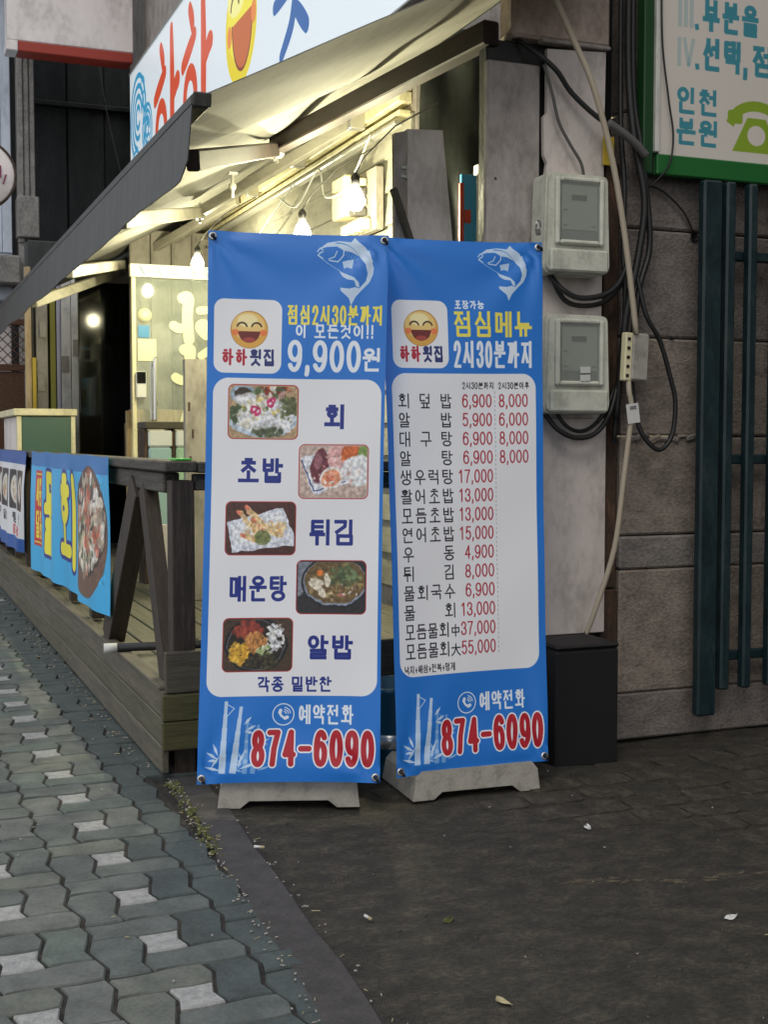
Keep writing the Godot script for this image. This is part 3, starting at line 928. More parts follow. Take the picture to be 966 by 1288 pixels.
func make_materials() -> void:
	var paver := grain_tex(512, [lin(0.078, 0.085, 0.079), lin(0.124, 0.133, 0.124), lin(0.175, 0.183, 0.17)], 0.006, 0.05, 0.3, 3, [0.45, 0.3, 0.25])
	M.pavers = []
	for t in [Color(1, 1, 1), Color(0.9, 0.92, 0.93), Color(1.0, 1.0, 0.965), Color(0.88, 0.91, 0.92), Color(0.95, 1.0, 0.98)]:
		M.pavers.append(surf(paver, Vector3.ONE * 2.2, 0.82, 0.25, true, t))
	M.paver_worn = surf(paver, Vector3.ONE * 1.7, 0.86, 0.25, true, Color(0.72, 0.77, 0.79))
	var pale := grain_tex(512, [lin(0.19, 0.19, 0.19), lin(0.32, 0.32, 0.315), lin(0.44, 0.44, 0.43)], 0.02, 0.08, 0.35, 11, [0.4, 0.3, 0.3])
	M.paver_pale = surf(pale, Vector3.ONE * 2.6, 0.8, 0.3)
	var soil := grain_tex(512, [lin(0.012, 0.011, 0.01), lin(0.03, 0.027, 0.024), lin(0.07, 0.06, 0.05)], 0.02, 0.09, 0.3, 17)
	M.soil = surf(soil, Vector3.ONE * 1.5, 0.95, 0.4)
	var yard := grain_tex(1024, [lin(0.012, 0.0112, 0.01), lin(0.035, 0.0322, 0.0285), lin(0.105, 0.097, 0.084)], 0.009, 0.045, 0.25, 23, [0.36, 0.36, 0.28])
	M.yard = surf(yard, Vector3(0.75, 0.75, 1.3), 0.85, 0.8, true, Color(1.0, 0.965, 0.89))
	M.sediment = surf(yard, Vector3(1.5, 1.5, 1.5), 0.9, 0.4, true, Color(1.45, 1.36, 1.2))
	M.yard_slab = surf(yard, Vector3(0.9, 0.9, 0.6), 0.74, 0.5, true, Color(1.1, 1.06, 0.98))
	var kerb := grain_tex(512, [lin(0.03, 0.027, 0.026), lin(0.05, 0.045, 0.044), lin(0.075, 0.068, 0.066)], 0.012, 0.07, 0.3, 29)
	M.kerb = surf(kerb, Vector3.ONE * 1.6, 0.75, 0.2)
	var wood := grain_tex(512, [lin(0.022, 0.018, 0.014), lin(0.062, 0.053, 0.043), lin(0.13, 0.115, 0.095)], 0.018, 0.07, 0.25, 37, [0.4, 0.4, 0.2])
	M.wood_z = surf(wood, Vector3(5, 5, 0.35), 0.68, 0.25)
	M.wood_x = surf(wood, Vector3(0.35, 5, 5), 0.68, 0.25)
	M.wood_y = surf(wood, Vector3(5, 0.35, 5), 0.62, 0.25, true, Color(0.78, 0.70, 0.66))
	var grey_wood := grain_tex(512, [lin(0.058, 0.053, 0.044), lin(0.1, 0.093, 0.078), lin(0.155, 0.145, 0.122)], 0.014, 0.06, 0.25, 41, [0.45, 0.35, 0.2])
	M.fascia = [surf(grey_wood, Vector3(4, 4, 0.3), 0.7, 0.2, true, Color(1.0, 0.98, 0.92)), surf(grey_wood, Vector3(4, 4, 0.3), 0.7, 0.2, true, Color(0.92, 0.92, 0.82))]
	M.plank = surf(grey_wood, Vector3(5, 5, 0.3), 0.5, 0.2, true, Color(1.1, 1.1, 1.05))
	M.end_wood = surf(grey_wood, Vector3(0.3, 4, 4), 0.7, 0.2, true, Color(0.85, 0.82, 0.76))
	M.end_moss = surf(grey_wood, Vector3(0.3, 4, 4), 0.75, 0.2, true, Color(0.82, 0.82, 0.56))
	var stone := grain_tex(1024, [lin(0.13, 0.115, 0.103), lin(0.25, 0.222, 0.2), lin(0.37, 0.33, 0.297)], 0.006, 0.035, 0.16, 53, [0.35, 0.4, 0.25])
	M.stones = []
	for t in [Color(1, 1, 1), Color(0.94, 0.93, 0.93), Color(1.03, 1.0, 0.97)]:
		M.stones.append(surf(stone, Vector3(1.1, 1.6, 1.1), 0.85, 1.2, true, t))
	var cement := grain_tex(512, [lin(0.22, 0.195, 0.178), lin(0.34, 0.305, 0.28), lin(0.43, 0.39, 0.36)], 0.008, 0.045, 0.2, 59, [0.5, 0.35, 0.15])
	M.cement = surf(cement, Vector3(1.2, 0.6, 1.2), 0.85, 0.3)
	var sheetm := grain_tex(512, [lin(0.3, 0.285, 0.27), lin(0.47, 0.455, 0.435), lin(0.55, 0.535, 0.515)], 0.007, 0.04, 0.2, 61, [0.6, 0.3, 0.1])
	var bright := grain_tex(512, [lin(0.5, 0.49, 0.48), lin(0.7, 0.69, 0.68), lin(0.77, 0.76, 0.75)], 0.007, 0.04, 0.2, 161, [0.6, 0.3, 0.1])
	M.white_sheet = surf(bright, Vector3(1.5, 0.8, 1.5), 0.6, 0.05, true, Color(0.95, 0.91, 0.885))
	M.white_paint = surf(bright, Vector3(2.0, 1.0, 2.0), 0.5, 0.05, true, Color(0.95, 0.95, 0.92))
	M.cream_frame = surf(bright, Vector3(2.0, 1.0, 2.0), 0.5, 0.05, true, Color(1.0, 0.97, 0.8))
	M.siding = surf(sheetm, Vector3(1.5, 1.5, 0.4), 0.5, 0.05, true, Color(0.84, 0.84, 0.79))
	M.grey_sheet = surf(sheetm, Vector3(1.6, 0.7, 1.6), 0.55, 0.05, true, Color(0.8, 0.78, 0.74))
	var rust := grain_tex(512, [lin(0.02, 0.012, 0.008), lin(0.055, 0.03, 0.018), lin(0.14, 0.075, 0.038)], 0.012, 0.06, 0.25, 67)
	M.rust = surf(rust, Vector3(3, 0.8, 3), 0.8, 0.3)
	M.brown_steel = surf(rust, Vector3(2, 2, 0.6), 0.6, 0.1, true, Color(0.68, 0.66, 0.68))
	var canvas := grain_tex(512, [lin(0.14, 0.137, 0.12), lin(0.235, 0.23, 0.205), lin(0.31, 0.305, 0.275)], 0.007, 0.03, 0.35, 71, [0.5, 0.3, 0.2])
	M.canvas = surf(canvas, Vector3(0.8, 0.8, 0.5), 0.85, 0.08)
	M.canvas.backlight_enabled = true
	M.canvas.backlight = Color(0.35, 0.35, 0.3)
	var wet := grain_tex(512, [lin(0.022, 0.022, 0.02), lin(0.05, 0.05, 0.047), lin(0.1, 0.1, 0.09)], 0.01, 0.05, 0.3, 73, [0.55, 0.3, 0.15])
	M.valance = surf(wet, Vector3(2.5, 0.6, 2.5), 0.5, 0.1, true, Color(0.84, 0.83, 0.8))
	M.tarp = surf(wet, Vector3(1.0, 0.7, 1.0), 0.5, 0.2, true, Color(0.62, 0.68, 0.66))
	M.dark_panel = surf(wet, Vector3(0.7, 0.25, 0.7), 0.55, 0.05, true, Color(0.62, 0.68, 0.7))
	M.steel = plain(lin(0.5, 0.5, 0.48), 0.32, 0.9)
	M.alu = plain(lin(0.5, 0.49, 0.45), 0.4, 0.6)
	M.arm = surf(sheetm, Vector3(2, 2, 0.6), 0.45, 0.0, true, Color(0.95, 0.94, 0.88))
	M.chrome = plain(lin(0.65, 0.65, 0.65), 0.15, 1.0)
	M.black = plain(lin(0.012, 0.012, 0.013), 0.45)
	M.black_gloss = plain(lin(0.006, 0.007, 0.007), 0.06)
	M.black_matt = plain(lin(0.006, 0.006, 0.007), 0.6)
	M.cable = plain(lin(0.012, 0.012, 0.012), 0.5)
	M.cable_grey = plain(lin(0.1, 0.095, 0.09), 0.55)
	M.conduit = plain(lin(0.42, 0.36, 0.27), 0.5)
	M.meter_case = surf(bright, Vector3(3, 2, 3), 0.38, 0.0, true, Color(0.93, 0.94, 0.88))
	M.meter_dial = plain(lin(0.22, 0.23, 0.19), 0.5)
	M.label_white = plain(lin(0.62, 0.62, 0.6), 0.6)
	M.teal = surf(grain_tex(256, [lin(0.003, 0.011, 0.014), lin(0.006, 0.022, 0.027), lin(0.03, 0.042, 0.042)], 0.02, 0.1, 0.3, 79), Vector3(2, 0.7, 2), 0.45, 0.1)
	M.green = plain(lin(0.012, 0.13, 0.025), 0.45)
	M.dark_green = plain(lin(0.006, 0.05, 0.012), 0.5)
	M.plastic_grey = surf(sheetm, Vector3(3, 3, 3), 0.5, 0.05, true, Color(0.9, 0.89, 0.86))
	M.blue_tank = plain(lin(0.01, 0.075, 0.13), 0.3)
	M.tape = plain(lin(0.55, 0.55, 0.55), 0.25, 0.8)
	M.yellow = plain(lin(0.5, 0.36, 0.03), 0.5)
	M.olive = plain(lin(0.2, 0.19, 0.02), 0.5)
	M.lilac = plain(lin(0.36, 0.36, 0.46), 0.5)
	M.plywood = surf(grain_tex(256, [lin(0.3, 0.2, 0.1), lin(0.46, 0.34, 0.19), lin(0.58, 0.45, 0.28)], 0.02, 0.08, 0.3, 83), Vector3(4, 0.5, 4), 0.6, 0.05)
	M.red = plain(lin(0.3, 0.03, 0.015), 0.5)
	M.board_green = plain(lin(0.06, 0.12, 0.085), 0.25)
	M.teal_print = plain(lin(0.02, 0.2, 0.42), 0.4)
	M.letter = plain(lin(0.6, 0.61, 0.42), 0.45)
	M.glass = StandardMaterial3D.new()
	M.glass.albedo_color = Color(0.9, 0.95, 0.9, 0.12)
	M.glass.transparency = BaseMaterial3D.TRANSPARENCY_ALPHA
	M.glass.roughness = 0.04
	M.glass_dim = StandardMaterial3D.new()
	M.glass_dim.albedo_color = Color(0.55, 0.6, 0.55, 0.3)
	M.glass_dim.transparency = BaseMaterial3D.TRANSPARENCY_ALPHA
	M.glass_dim.roughness = 0.08
	M.tub = plain(lin(0.3, 0.44, 0.44), 0.25)
	M.lid = plain(lin(0.6, 0.62, 0.6), 0.4)
	M.bulb = plain(Color(1, 0.98, 0.88), 0.3)
	M.bulb.emission_enabled = true
	M.bulb.emission = Color(1.0, 0.96, 0.80)
	M.bulb.emission_energy_multiplier = 14.0
	M.pink_wall = surf(cement, Vector3(1.3, 0.9, 1.3), 0.85, 0.2, true, Color(1.12, 1.06, 1.02))
	M.far_white = surf(bright, Vector3(0.6, 0.4, 0.6), 0.6, 0.0, true, Color(1.0, 0.97, 0.97))
	M.far_blue = surf(bright, Vector3(0.8, 0.3, 0.8), 0.4, 0.0, true, Color(0.88, 0.93, 1.0))
	M.far_stone = surf(stone, Vector3(0.8, 0.5, 0.8), 0.8, 0.3, true, Color(0.95, 0.98, 1.0))
	M.lattice = surf(wood, Vector3(4, 4, 4), 0.6, 0.0, true, Color(1.1, 0.8, 0.6))
	M.straw = plain(lin(0.4, 0.34, 0.2), 0.8)
	M.moss = plain(lin(0.08, 0.085, 0.025), 0.95)

# ---------------------------------------------------------------- the scene
func _ready() -> void:
	rng.seed = 20240611
	make_light()
	make_materials()
	make_ground()
	make_side_building()
	make_restaurant()
	make_deck()
	make_awning()
	make_signboard()
	make_far_street()
	make_neighbour()
	make_banners()
	make_rail_banners()
	make_terrace_things()
	make_wall_things()
	make_lamps()
	make_litter()

func make_light() -> void:
	var cam := Camera3D.new()
	cam.name = "camera"
	add_child(cam)
	cam.position = Vector3(0, 1.21, 0)
	cam.rotation_degrees = Vector3(-3.2, -21.8, 0)
	cam.fov = rad_to_deg(2.0 * atan(644.0 / 1600.0))
	cam.near = 0.05
	cam.far = 600.0
	cam.current = true
	var we := WorldEnvironment.new()
	we.name = "environment"
	var env := Environment.new()
	env.background_mode = Environment.BG_SKY
	var sky := Sky.new()
	var sm := ProceduralSkyMaterial.new()
	sm.sky_top_color = Color(0.83, 0.85, 0.875)
	sm.sky_horizon_color = Color(0.865, 0.87, 0.88)
	sm.sky_curve = 0.3
	sm.ground_bottom_color = Color(0.14, 0.14, 0.14)
	sm.ground_horizon_color = Color(0.4, 0.4, 0.41)
	sm.sky_energy_multiplier = 1.0
	sky.sky_material = sm
	env.sky = sky
	env.background_energy_multiplier = 1.0
	env.tonemap_mode = Environment.TONE_MAPPER_LINEAR
	env.tonemap_exposure = 1.55
	env.sdfgi_enabled = true
	env.ssao_enabled = true
	env.ssil_enabled = true
	we.environment = env
	add_child(we)
	var sun := DirectionalLight3D.new()
	sun.name = "sun"
	sun.light_energy = 0.2
	sun.light_angular_distance = 25.0
	sun.light_color = Color(1.0, 0.98, 0.95)
	sun.shadow_enabled = true
	add_child(sun)
	sun.look_at_from_position(Vector3.ZERO, Vector3(0.55, -0.9, -0.75))

# ---------------------------------------------------------------- ground
const U := 0.1115

func paver_mesh(cells: Array) -> Mesh:
	# cells: list of [col, row] of the 3 x 3 pattern that this stone covers; outline walked clockwise
	var vs := [[1, -1, 1], [-1, 1, -1], [1, -1, 1]]
	var hs := [[1, -1, 1], [-1, 1, -1], [-1, 1, -1]]
	var c0: int = cells[0][0]
	var r0: int = cells[0][1]
	var c1: int = cells[-1][0] + 1
	var r1: int = cells[-1][1] + 1
	var pts := []
	var hz := func(b: int, c: int, t: float) -> float: return hs[b % 3][c % 3] * 0.0055 * sin(PI * t)
	var vt := func(b: int, r: int, t: float) -> float: return vs[b % 3][r % 3] * 0.0135 * (1.0 - absf(2.0 * t - 1.0))
	for c in range(c0, c1):
		for k in 4: pts.append(Vector2(c + k / 4.0, r0) * U + Vector2(0, hz.call(r0, c, k / 4.0)))
	for r in range(r0, r1):
		for k in 2: pts.append(Vector2(c1, r + k / 2.0) * U + Vector2(vt.call(c1, r, k / 2.0), 0))
	for c in range(c1 - 1, c0 - 1, -1):
		for k in 4: pts.append(Vector2(c + 1 - k / 4.0, r1) * U + Vector2(0, hz.call(r1, c, 1 - k / 4.0)))
	for r in range(r1 - 1, r0 - 1, -1):
		for k in 2: pts.append(Vector2(c0, r + 1 - k / 2.0) * U + Vector2(vt.call(c0, r, 1 - k / 2.0), 0))
	var poly := PackedVector2Array(pts)
	var rims := []
	for inset in [0.003, 0.0075]:
		var q := Geometry2D.offset_polygon(poly, -inset, Geometry2D.JOIN_MITER)
		rims.append(q[0])
	var mid := Vector2.ZERO
	for p in poly: mid += p
	mid /= poly.size()
	var st := new_st()
	var top: PackedVector2Array = rims[1]
	var idx := Geometry2D.triangulate_polygon(top)
	for i in range(0, idx.size(), 3):
		var p := []
		for k in 3: p.append(Vector3(top[idx[i + k]].x - mid.x, 0, top[idx[i + k]].y - mid.y))
		tri(st, p[0], p[1], p[2], Vector3.UP)
	var ring: PackedVector2Array = rims[0]
	for i in top.size():
		var a := top[i] - mid
		var b := top[(i + 1) % top.size()] - mid
		var e := (b - a).orthogonal().normalized()
		if e.dot((a + b) / 2) < 0: e = -e
		var n := Vector3(e.x, 1, e.y)
		var a2 := a + (a + e * 0.0).normalized() * 0.004
		var b2 := b + (b + e * 0.0).normalized() * 0.004
		quad(st, Vector3(a.x, 0, a.y), Vector3(b.x, 0, b.y), Vector3(b2.x, -0.005, b2.y), Vector3(a2.x, -0.005, a2.y), n)
		quad(st, Vector3(a2.x, -0.005, a2.y), Vector3(b2.x, -0.005, b2.y), Vector3(b2.x, -0.03, b2.y), Vector3(a2.x, -0.03, a2.y), Vector3(e.x, 0, e.y))
	var m := done(st)
	m.set_meta("mid", mid)
	return m

func make_ground() -> void:
	# the earth under everything, reaching to the horizon
	var pm := PlaneMesh.new()
	pm.size = Vector2(500, 500)
	setting("ground", pm, M.soil, Vector3(0, -0.022, 0))
	# sidewalk of interlocking stones round pale half stones
	var bed := PlaneMesh.new()
	bed.size = Vector2(5.3, 26.0)
	var walk := setting("sidewalk", bed, M.soil, Vector3(-1.75, -0.008, -9.0))
	var kinds := [[[0, 0], [1, 0]], [[2, 0], [2, 1]], [[1, 2], [2, 2]], [[0, 1], [0, 2]], [[1, 1]]]
	var meshes := []
	for k in kinds: meshes.append(paver_mesh(k))
	var half := paver_mesh([[0, 0]])
	var turn := Basis(Vector3.UP, deg_to_rad(0.9))
	var spots := []
	for gz in range(-32, 6):
		for gx in range(-9, 2):
			for k in 5:
				var mesh: Mesh = meshes[k]
				var mid: Vector2 = mesh.get_meta("mid")
				var p := turn * Vector3(gx * 3 * U + mid.x - 1.5 * U, 0, gz * 3 * U + mid.y - 1.5 * U) + Vector3(0.619, 0, -3.345)
				var edge := 0.905 - 0.058 * (p.z + 4.1) * -1.0
				edge = minf(edge, 0.90)
				if p.z < -4.55: edge = 1.06
				var m2 := mesh
				if p.x > edge - 0.03 and k == 0 and p.x - U / 2 < edge - 0.03:
					m2 = half
					p.x -= U / 2
				if p.x > edge - 0.03 or p.x < -2.2: continue
				spots.append([p, k, m2])
	# nearest in the picture first
	var cam := Vector3(0, 1.21, 0)
	var aim := Vector3(sin(deg_to_rad(15.0)), 0, -cos(deg_to_rad(15.0)))
	spots.sort_custom(func(a, b):
		var da: float = (a[0] - cam).length() + (30.0 if a[0].x < -0.11 * a[0].z * 0.75 or a[0].z > -2.2 else 0.0)
		var db: float = (b[0] - cam).length() + (30.0 if b[0].x < -0.11 * b[0].z * 0.75 or b[0].z > -2.2 else 0.0)
		return da < db)
	var rest := SurfaceTool.new()
	rest.begin(Mesh.PRIMITIVE_TRIANGLES)
	var rest_pale := SurfaceTool.new()
	rest_pale.begin(Mesh.PRIMITIVE_TRIANGLES)
	for i in spots.size():
		var s: Array = spots[i]
		var tilt := Basis.from_euler(Vector3(rng.randf_range(-0.012, 0.012), deg_to_rad(0.9) + rng.randf_range(-0.008, 0.008), rng.randf_range(-0.012, 0.012)))
		var pos: Vector3 = s[0] + Vector3(rng.randf_range(-0.001, 0.001), rng.randf_range(-0.0025, 0.0025), rng.randf_range(-0.001, 0.001))
		var xf := Transform3D(tilt, pos)
		var mat: Material = M.paver_pale if s[1] == 4 and pos.x < 0.85 else M.pavers[rng.randi() % M.pavers.size()]
		if (s[1] != 4 and pos.x > 0.72) or pos.x > 0.85: mat = M.paver_worn
		if i < 298: put(walk, "paving_stone", s[2], mat, xf)
		elif s[1] == 4 and pos.x < 0.85: rest_pale.append_from(s[2], 0, xf)
		else: rest.append_from(s[2], 0, xf)
	var far := put(walk, "far_paving_stones", rest.commit(), M.pavers[1])
	far.set_meta("kind", "stuff")
	far = put(walk, "far_pale_stones", rest_pale.commit(), M.paver_pale)
	far.set_meta("kind", "stuff")
	# smooth dark kerb strip between the stones and the yard
	var kst := new_st()
	var n := 30
	for i in n:
		var P := []
		for j in [i, i + 1]:
			var z := lerpf(-4.46, 2.0, float(j) / n)
			var xa := 0.934 + 0.0586 * (-4.146 - z) * 1.0
			var wob := 0.006 * sin(z * 9.0) + 0.004 * sin(z * 23.0 + 1.0)
			P.append([Vector3(xa + wob, -0.02, z), Vector3(xa + 0.012 + wob, 0.002, z), Vector3(xa + 0.125 + wob, 0.004 + 0.002 * sin(z * 5.0), z), Vector3(xa + 0.15, -0.022, z)])
		for k in 3: quad(kst, P[0][k], P[0][k + 1], P[1][k + 1], P[1][k], Vector3(k - 1.0, 1, 0))
	setting("kerb_strip", done(kst), M.kerb)
	# uneven yard in front of the wall
	var yst := new_st(0)
	var fn := FastNoiseLite.new()
	fn.seed = 5
	fn.frequency = 0.9
	fn.fractal_octaves = 4
	var height := func(x: float, z: float) -> float:
		return -0.006 + 0.018 * fn.get_noise_2d(x, z) + 0.004 * fn.get_noise_2d(x * 7.0 + 40.0, z * 7.0)
	yard_height = height
	var nx := 110
	var nz := 130
	for i in nx:
		for j in nz:
			var q := []
			for e in [[0, 0], [1, 0], [1, 1], [0, 1]]:
				var z := lerpf(-4.46, 2.0, float(j + e[1]) / nz)
				var x := lerpf(0.934 + 0.0586 * (-4.146 - z) + 0.12, 6.0, pow(float(i + e[0]) / nx, 1.4))
				q.append(Vector3(x, height.call(x, z), z))
			quad(yst, q[0], q[1], q[2], q[3], Vector3.UP)
	var yard := setting("yard", done(yst), M.yard)
	# worn stones that still show in the yard
	for row in 7:
		var z := -4.02 + row * 0.145
		var x := 1.52 + rng.randf() * 0.15
		while x < 3.3:
			var w := rng.randf_range(0.15, 0.25)
			if rng.randf() < 0.8 and x > 1.5 + row * 0.13:
				var o := PackedVector2Array()
				for k in 8:
					var a := TAU * k / 8.0 + 0.39
					var e := Vector2(signf(cos(a)) * pow(absf(cos(a)), 0.35) * (w - 0.014) / 2, signf(sin(a)) * pow(absf(sin(a)), 0.35) * 0.064)
					o.append(e + Vector2(rng.randf_range(-0.008, 0.008), rng.randf_range(-0.008, 0.008)))
				var zz := z + rng.randf_range(-0.008, 0.008)
				var y: float = height.call(x + w / 2, zz)
				put(yard, "worn_stone", prism(o, 0.012), M.yard_slab, Transform3D(Basis(Vector3.RIGHT, -PI / 2 + rng.randf_range(-0.01, 0.01)), Vector3(x + w / 2, y - 0.001, zz)))
			x += w

# ---------------------------------------------------------------- the stone building with the meters
func make_side_building() -> void:
	var b := thing("stone_building", Vector3(2.9, 0, -4.4), "rough pinkish grey stone block wall behind the teal bars", "building")
	bx(b, "core", Vector3(3.1, -0.02, -5.9), Vector3(9.0, 7.0, -4.485), M.cement, 0.01)
	# big stone panels of the wall face
	var rows := [[0.0, 0.188, 0.0], [0.192, 0.69, 0.004], [0.695, 0.826, 0.007], [0.832, 1.225, 0.003], [1.232, 1.62, 0.006], [1.626, 2.05, 0.002], [2.056, 2.5, 0.004], [2.506, 3.0, 0.003], [3.006, 4.6, 0.0]]
	for k in rows.size():
		var r: Array = rows[k]
		var x := 2.765
		var step := [0.92, 1.25, 0.8, 1.1, 0.98, 1.3, 0.85, 1.15, 1.0][k] as float
		while x < 6.5:
			bx(b, "stone_block", Vector3(x, r[0], -4.48), Vector3(x + step - 0.005, r[1], -4.37 + r[2] * rng.randf_range(0.6, 1.2)), M.stones[rng.randi() % 3], 0.008)
			x += step
	# chipped crumbs of mortar on the seam
	for k in 9:
		var p := Vector3(2.83 + k * 0.045, 1.225 + rng.randf_range(-0.012, 0.014), -4.362)
		cbx(b, "mortar_lump", p, Vector3(rng.randf_range(0.03, 0.07), rng.randf_range(0.012, 0.03), 0.016), M.stones[k % 3], Vector3(rng.randf_range(-20, 20), rng.randf_range(-20, 20), rng.randf_range(-25, 25)), 0.006)
	# bolt holes in the stone
	for q in [[3.101, 2.032, 0.016], [2.997, 1.616, 0.009]]:
		var ring := lathe([Vector2(0.0, 0), Vector2(q[2], 0.001), Vector2(q[2] * 1.15, 0.004), Vector2(q[2] * 1.3, -0.004)], 12)
		put(b, "anchor_socket", ring, M.black, Transform3D(Basis(Vector3.RIGHT, PI / 2), Vector3(q[0], q[1], -4.366)))
	# upper wall above the meters
	bx(b, "upper_wall", Vector3(2.26, 2.735, -4.46), Vector3(2.69, 4.6, -4.35), M.pink_wall, 0.012)
	bx(b, "backing_wall", Vector3(2.18, 0.0, -4.47), Vector3(2.698, 2.73, -4.405), M.tarp, 0.004)
	bx(b, "wall_recess", Vector3(2.70, 0.0, -4.5), Vector3(2.76, 4.6, -4.45), M.black, 0.004)

func make_restaurant() -> void:
	var b := thing("restaurant_building", Vector3(2.8, 0, -9), "restaurant front with pale lap siding behind the wooden terrace", "building")
	bx(b, "wall", Vector3(2.64, -0.02, -14.0), Vector3(8.0, 7.0, -9.05), M.cement, 0.01)
	bx(b, "wall", Vector3(2.64, -0.02, -9.04), Vector3(3.4, 3.3, -6.17), M.cement, 0.01)
	# lap siding boards, each tilted a little over the one below
	for k in 14:
		var y := 0.42 + k * 0.178
		var o := PackedVector2Array([Vector2(0, 0), Vector2(0.03, 0), Vector2(0.012, 0.178), Vector2(0, 0.178)])
		var m := prism(o, 7.82)
		put(b, "siding_board", m, M.siding, Transform3D(Basis(Vector3(-1, 0, 0), Vector3(0, 1, 0), Vector3(0, 0, -1)), Vector3(2.638, y, -10.08)))
	# rails and battens under the awning
	for q in [[2.555, 2.965, 0.05, 0.06, "cream"], [2.545, 3.03, 0.06, 0.035, "wood"], [2.58, 3.08, 0.04, 0.06, "dark"], [2.56, 2.90, 0.04, 0.03, "cream"], [2.53, 2.845, 0.025, 0.025, "alu"]]:
		var mat: Material = {"cream": M.cream_frame, "wood": M.plywood, "dark": M.wood_z, "alu": M.alu}[q[4]]
		bx(b, "batten", Vector3(q[0], q[1], -13.9), Vector3(q[0] + q[2] + 0.03, q[1] + q[3], -6.19), mat, 0.006)
	for k in 7:
		var z := -6.7 - k * 1.05
		bx(b, "bracket", Vector3(2.47, 2.93, z - 0.03), Vector3(2.56, 3.07, z + 0.03), M.alu, 0.006)
	# rendered strip between awning and signboard
	bx(b, "fascia", Vector3(2.50, 3.16, -13.0), Vector3(2.64, 3.325, -5.0), M.dark_panel, 0.01)
	# black glass shopfront at the end of the terrace
	bx(b, "end_wall", Vector3(1.30, 0.0, -12.1), Vector3(2.66, 3.0, -11.82), M.tarp, 0.01)
	var g := bx(b, "black_glass", Vector3(1.62, 0.33, -11.06), Vector3(2.62, 2.55, -11.0), M.black_gloss, 0.004)
	bx(b, "glass_rail", Vector3(1.60, 2.55, -11.08), Vector3(2.64, 2.66, -10.97), M.grey_sheet, 0.006)
	cbx(g, "door_pull", Vector3(2.00, 1.18, -10.96), Vector3(0.025, 0.36, 0.025), M.plywood)
	# coloured uprights beside it
	var strips := [[1.26, 1.31, "plywood"], [1.315, 1.35, "yellow"], [1.355, 1.455, "grey"], [1.475, 1.52, "olive"], [1.53, 1.565, "lilac"], [1.57, 1.655, "white"], [1.66, 1.745, "white"]]
	for s in strips:
		var top := 1.95 if s[2] == "yellow" else 2.75
		var mat: Material = {"plywood": M.plywood, "yellow": M.yellow, "grey": M.grey_sheet, "olive": M.olive, "lilac": M.lilac, "white": M.white_paint}[s[2]]
		bx(b, "upright_board", Vector3(s[0], 0.31, -11.80), Vector3(s[1], top, -11.72 - (0.03 if s[2] == "grey" else 0.0)), mat, 0.004)
	for q in [[1.60, 1.9], [1.70, 2.05], [1.39, 1.72], [1.41, 2.2]]:
		cbx(b, "paper_scrap", Vector3(q[0], q[1], -11.711), Vector3(0.06, 0.14, 0.004), M.grey_sheet, Vector3.ZERO, 0.001)
	# dark sheeting that closes the gap beside the stone building
	var f := func(u: float, v: float) -> Vector3:
		return Vector3(2.59 + 1.0 * u, 3.3 - 3.3 * v, -6.05 + 0.05 * sin(9.0 * u + 7.0 * v) + 0.03 * sin(21.0 * u - 5.0 * v + 2.0) + 0.02 * sin(30.0 * (v - u * 0.6)))
	put(b, "dark_sheeting", sheet_mesh(f, 24, 40, 0.006), M.tarp)

